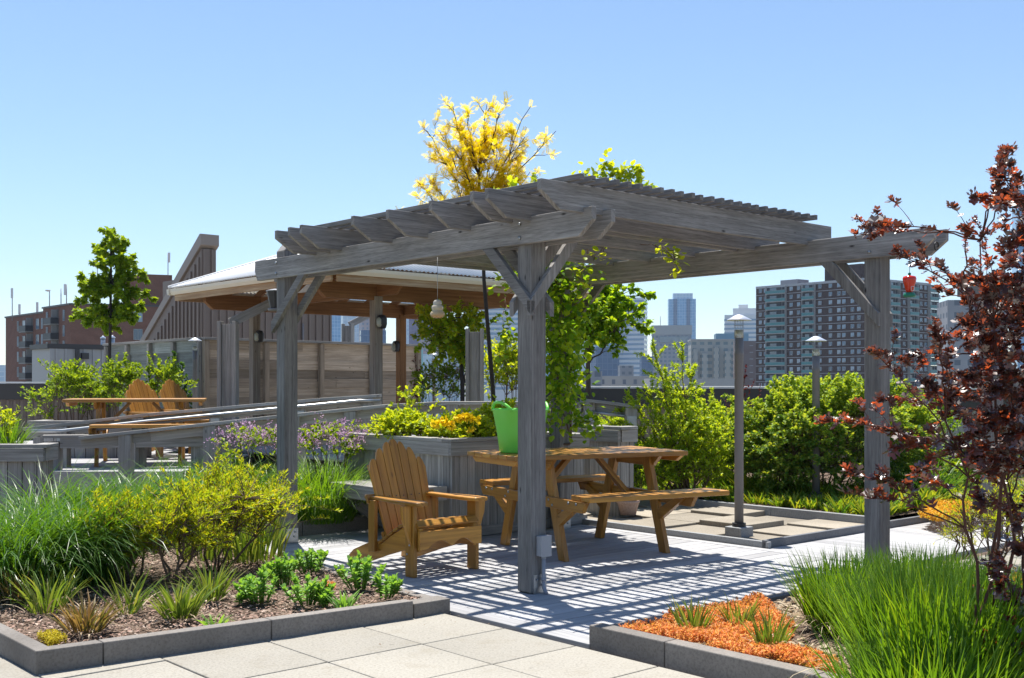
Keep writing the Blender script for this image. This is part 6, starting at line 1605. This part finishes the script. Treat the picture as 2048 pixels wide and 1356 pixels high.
# tree at left
Yl = 20.5; b = at(218, 800, Yl); b.z = TZ0
tk = [b, at(218, 740, Yl), at(220, 680, Yl), at(221, 620, Yl), at(222, 560, Yl), at(222, 510, Yl), at(221, 475, Yl)]
limbs = [(tk[max(2, min(6, int(np.interp(py + 45, [500, 560, 620, 680, 740], [6, 5, 4, 3, 2]) + .5)))], at(px, py, Yl + rng.uniform(-.45, .45))) for px, py in ((219, 468), (228, 475), (200, 490), (240, 490), (205, 505), (250, 520), (198, 530), (245, 545), (158, 555), (170, 575), (190, 560), (160, 600), (155, 620), (175, 640), (290, 555), (275, 540), (292, 590), (285, 610), (265, 580), (255, 620), (270, 640), (200, 650), (230, 655), (185, 600), (215, 560), (235, 590), (205, 620), (250, 560), (225, 520), (180, 620), (240, 640), (210, 590), (260, 600), (275, 615), (165, 585))]
branch_tree('young_tree', 'slender young tree with a pointed green crown at left', b, tk, limbs, ['lf_fresh'][0], 'oval', .088, 46, .62, 'bark_dark', .035, 7, .24, droop=.35, up=0)
# bush mass under it
for (px, py, Y, rad, ntw, lab, mt) in ((150, 770, 18.0, (.55, .5, .36), 190, 'spreading light green bush left of the young tree trunk', 'lf_fresh'), (245, 770, 18.2, (.5, .5, .42), 190, 'bright green bush right under the young tree', 'lf_fresh'),
                                (325, 765, 18.4, (.42, .45, .38), 150, 'green bush between the far chairs and the board fence', 'lf_fresh'), (195, 800, 18.6, (.5, .5, .35), 130, 'darker bush in the middle behind the far picnic table', 'lf_mid')):
    c = at(px, py, Y); shrub('leafy_bush', lab, (c.x, Y, c.z), rad, ntw, 22, .055, mt, 'quad', 6, base=(c.x, Y, TZ0 + .3), aspect=.6, up=.6, twl=.34, shell=.3, group='bushes behind the far picnic table', amp=.6, branches=.5)
b = at(110, 800, 17.6); b.z = TZ0 + .4
upshrub('leafy_bush', 'long arching leafy shoots reaching left over the parapet', b, [at(px, py, 17.6 + rng.uniform(-.3, .3)) for px, py in ((42, 775), (60, 790), (55, 810), (90, 790), (75, 825), (110, 745), (130, 735), (100, 830), (120, 760))], 18, .055, 'lf_fresh', 'quad', .6, 6, .3, group='bushes behind the far picnic table')
b = at(352, 800, 20.6); b.z = TZ0
upshrub('climber', 'dark green climber on the weathered board fence', b, [at(px, py, 20.4) for px, py in ((345, 705), (350, 720), (365, 730), (375, 760), (335, 740), (355, 745), (370, 780), (385, 790), (345, 760))], 34, .07, 'lf_dark', 'oval', .75, 6, .3, cat='vine')
bp = thing('corrugated_planter', 'round corrugated metal planter behind the far picnic table', 'planter', at(160, 850, 18.4) * 1.0)
m = MB(); c = at(160, 850, 18.4); n = 60; prof = []
V = []; 
m.lathe([(.62, TZ0), (.62, TZ0 + .4), (.6, TZ0 + .4), (.6, TZ0 + .33), (0, TZ0 + .33)], (c.x, c.y, 0), 48, smooth=False); m.build('wall', M['galv'], bp)
# ---- lilacs
def lil(label, base, c, rad, ntw, nf, dens=26, dark=False, group='lilac bushes'):
    c = np.array(c); rad = np.array(rad); root = shrub('lilac_bush', label, c, rad, ntw, 14, .042, 'lf_fresh', 'oval', 6, base=base, aspect=.7, up=.5, twl=.25, shell=.4, sr=.007, group=group, branches=.5)
    arrs = []
    for i in range(nf):
        d = unit(rng.normal(size=3)); d[2] = abs(d[2]) * .9 - .15; p = c + d * rad * rng.uniform(.5, 1.2); ax = unit(np.array([d[0] * .5, d[1] * .5, 1.0]))
        k = int(dens * rng.uniform(.3, .9)); s = rng.random(k); P = p + ax * (s * rng.uniform(.05, .12))[:, None] + rng.normal(size=(k, 3)) * (.026 * (1 - .6 * s))[:, None]; arrs.append((*leaf_arrays(P, dirs(k), dirs(k), .017, .016, 'quad'), 0))
    leaf_obj('flowers', arrs, [M['lilac']], root); return root
b = at(540, 960, 11.2); lil('mauve flowering lilac left of the left pergola post', (b.x, b.y, .1), at(520, 890, 11.2), (.46, .35, .26), 60, 90)
b = at(660, 960, 11.4); lil('mauve flowering lilac right of the left pergola post', (b.x, b.y, .1), at(665, 890, 11.4), (.36, .35, .30), 55, 95)
b = at(880, 800, 18.6); lil('pale lilac mass in front of the distant lamp post', (b.x, b.y, .1), at(890, 765, 18.6), (.62, .5, .42), 260, 40)
b = at(845, 800, 19.5)
upshrub('barberry', 'dark red barberry sprigs at the end of the brown fence', (b.x, b.y, .1), [at(px, py, 19.5) for px, py in ((830, 705), (840, 720), (835, 740), (845, 730), (828, 760))], 20, .04, 'lf_purple', 'oval', .6, 5, .2, 'bark_red')
c = at(1010, 740, 14.6); shrub('leafy_bush', 'yellowish leafy bush behind the golden tree trunk', (c.x, 15.0, c.z), (.38, .35, .45), 170, 18, .055, 'lf_lime', 'oval', 6, base=(c.x, 15.0, .1), aspect=.55, twl=.28, shell=.45, amp=.35)
for (px, py, Y, rad, ntw, lab) in ((1448, 880, 14.3, (.5, .45, .5), 300, 'soft light green bush behind the near lamp post'), (1395, 930, 13.2, (.5, .4, .3), 220, 'low soft bush at the foot of the upright wands left of the near lamp post'), (1225, 880, 14.6, (.38, .4, .42), 170, 'soft green bush behind the right end of the ramp rail')):
    c = at(px, py, Y); shrub('leafy_bush', lab, (c.x, Y, c.z), rad, ntw, 28, .05, 'lf_forsyth', 'narrow', 6, base=(c.x, Y, .1), aspect=.42, up=.5, twl=.3, shell=.4, amp=.4, group='soft bushes along the right parapet')
c = at(1270, 915, 12.4); shrub('leafy_bush', 'low green bush behind the far end of the picnic table', (c.x, 12.9, .42), (.42, .4, .36), 150, 22, .05, 'lf_fresh', 'quad', 6, base=(c.x, 12.9, .1), aspect=.55, twl=.28, shell=.45, amp=.35)
c = at(1040, 800, 12.0); clump('strap_leaf_tuft', 'dark strap leaves in the planter just above the green tub', (c.x, 11.3, .84), .1, 40, .42, .03, 'iris', 'plant', tilt=(.05, .5), droop=(.1, .7), twist=1)
# ---- copper leaved shrub, close to the camera at right
Yn = 4.75; b = G(2035, 1330, .05); b = Vector((2.12, Yn, .05))
tipsC = [(1728, 455), (1712, 468), (1790, 500), (1850, 520), (1640, 842), (1690, 835), (1760, 800), (1735, 700), (1800, 720), (1870, 640), (1690, 985), (1700, 940), (1780, 900), (1830, 950), (1775, 860), (1845, 955), (1945, 395), (1935, 450), (2005, 330), (2020, 300), (2040, 360), (1960, 480), (1900, 560), (1880, 580), (1940, 600), (1990, 560), (2030, 480), (1980, 650), (1900, 700), (1850, 760), (1930, 760), (2000, 720), (2040, 640), (1890, 830), (1950, 850), (2010, 830), (2050, 760), (1900, 900), (1970, 920), (2030, 930), (1960, 1010), (2020, 1030), (2050, 1100), (2000, 1180), (1985, 1230), (2030, 1250), (2010, 1310), (1990, 1290), (2080, 700), (2090, 560), (2100, 420), (2070, 900), (1870, 690), (1920, 640), (2060, 400), (2110, 850), (2060, 1000), (2050, 1200), (1960, 560), (1980, 800), (1930, 690), (1860, 790), (2045, 560), (2015, 610), (1975, 740), (1910, 780), (2035, 870), (1940, 930), (1885, 760)]
tipsC += [(rng.uniform(1935, 2130), rng.uniform(560, 960)) for _ in range(104)] + [(rng.uniform(1960, 2110), rng.uniform(950, 1340)) for _ in range(16)] + [(rng.uniform(1960, 2120), rng.uniform(330, 560)) for _ in range(16)]
root = thing('copper_shrub', 'tall copper and dark red leaved shrub reaching in from the right edge', 'shrub', tuple(b), 0); m = MB(); arrs = []; buds = []
mains = [[b + Vector((rng.normal() * .08, rng.normal() * .1, 0)), None] for _ in range(7)]
mtips = [at(1985, 640, Yn - .1), at(2060, 420, Yn + .1), at(1930, 560, Yn), at(2085, 700, Yn - .2), at(1890, 800, Yn - .1), at(2015, 960, Yn + .2), at(1960, 480, Yn + .2), at(2100, 500, Yn)]
mp = []
for i, mt in enumerate(mtips):
    b0_ = np.array(b) + np.array([rng.normal() * .09, rng.normal() * .12, 0]); pt = curve(b0_, mt, (.10 * (rng.random() + .3), 0, .12), 12, .015); m.tube(pt, list(np.linspace(.009, .003, 12)), 6); mp.append(pt)
allp = np.vstack([p[3:] for p in mp])
for (px, py) in tipsC:
    Y_ = Yn + rng.uniform(-.35, .45)
    if px < 1800: Y_ = Yn + rng.uniform(-.15, .15)
    tip = np.array(at(px, py, Y_)); cand = allp[(allp[:, 2] < tip[2] + .12)]
    if len(cand) < 3: cand = allp
    ds = np.linalg.norm(cand - tip, axis=1); s = cand[int(np.argsort(ds)[min(len(ds) - 1, int(rng.integers(0, 3)))])]
    if px < 1800: s = cand[int(np.argmin(np.abs(ds - .55)))]
    l = np.linalg.norm(tip - s); pt = curve(s, tip, (0, 0, .10 * l), 10, .006); m.tube(pt, list(np.linspace(.004, .0015, 10)), 5)
    n = int((24 + 34 * l) * (1.15 if px < 1860 else 1.0)); t0 = .25
    P, D, N = twig_leaves(pt, n, .05, .85, t0, .0, .25); Ls = .056 * rng.uniform(.4, 1.15, n); arrs.append((*leaf_arrays(P, D, N, Ls, Ls * .9, 'nine'), 0)); buds.append(tip)
    for i in range(1 + int((2 if px < 1890 else 3) * l)):
        j = int(rng.integers(3, 9)); T = unit(pt[j + 1] - pt[j]); d = unit(T * .8 + unit(rng.normal(size=3)) * .7 + np.array([0, 0, .35])); ll = rng.uniform(.07, .18)
        q = curve(pt[j], pt[j] + d * ll, (0, 0, .02), 5); m.tube(q, list(np.linspace(.002, .001, 5)), 4, caps=False); k = 9
        P, D, N = twig_leaves(q, k, .05, .85, .1, 0, .25); Ls = .05 * rng.uniform(.4, 1.1, k); arrs.append((*leaf_arrays(P, D, N, Ls, Ls * .9, 'nine'), 0)); buds.append(q[-1])
for tip in buds:
    P = tip + rng.normal(size=(10, 3)) * .006; arrs.append((*leaf_arrays(P, dirs(10) + np.array([0, 0, .6]), dirs(10), .014, .009, 'narrow'), 0))
m.build('stems', M['bark_red'], root); leaf_obj('foliage', arrs, [M['lf_copper']], root)

# ------------------------------------------------------------------ the far furniture copies
t2 = copy_tree(tb); t2['label'] = 'far cedar picnic table on the upper deck behind the ramp rails'
c = at(283, 800, 14.6); t2.location = (c.x, c.y, TZ0 - .02); t2.rotation_euler = (0, 0, R(-90 + 14)); 
for (px, Y, rz, lab) in ((352, 16.0, -26, 'left one of the two far wooden armchairs behind the far table'), (412, 17.6, -24, 'right one of the two far wooden armchairs behind the far table')):
    k2 = copy_tree(ch); k2['label'] = lab; c = at(px, 850, Y); k2.location = (c.x, c.y, TZ0 + .01); k2.rotation_euler = (0, 0, R(rz)); k2.scale = (1.1, 1.1, 1.1)
ch['label'] = 'near wooden slatted armchair on the deck between planter and front post'
# ------------------------------------------------------------------ air
hz = MB(); hz.abox((-1700, -60, GZ - 1), (1700, 2300, 260))
M['air'] = NT('air'); pv = M['air'].n('VolumePrincipled'); pv.inputs['Color'].default_value = (.62, .78, 1.0, 1); pv.inputs['Density'].default_value = HAZE; pv.inputs['Anisotropy'].default_value = .0
M['air'].t.links.new(pv.outputs[0], M['air'].out.inputs['Volume'])
if HAZE > 0:
    ho = hz.build('haze', M['air'].mat); ho['kind'] = 'stuff'
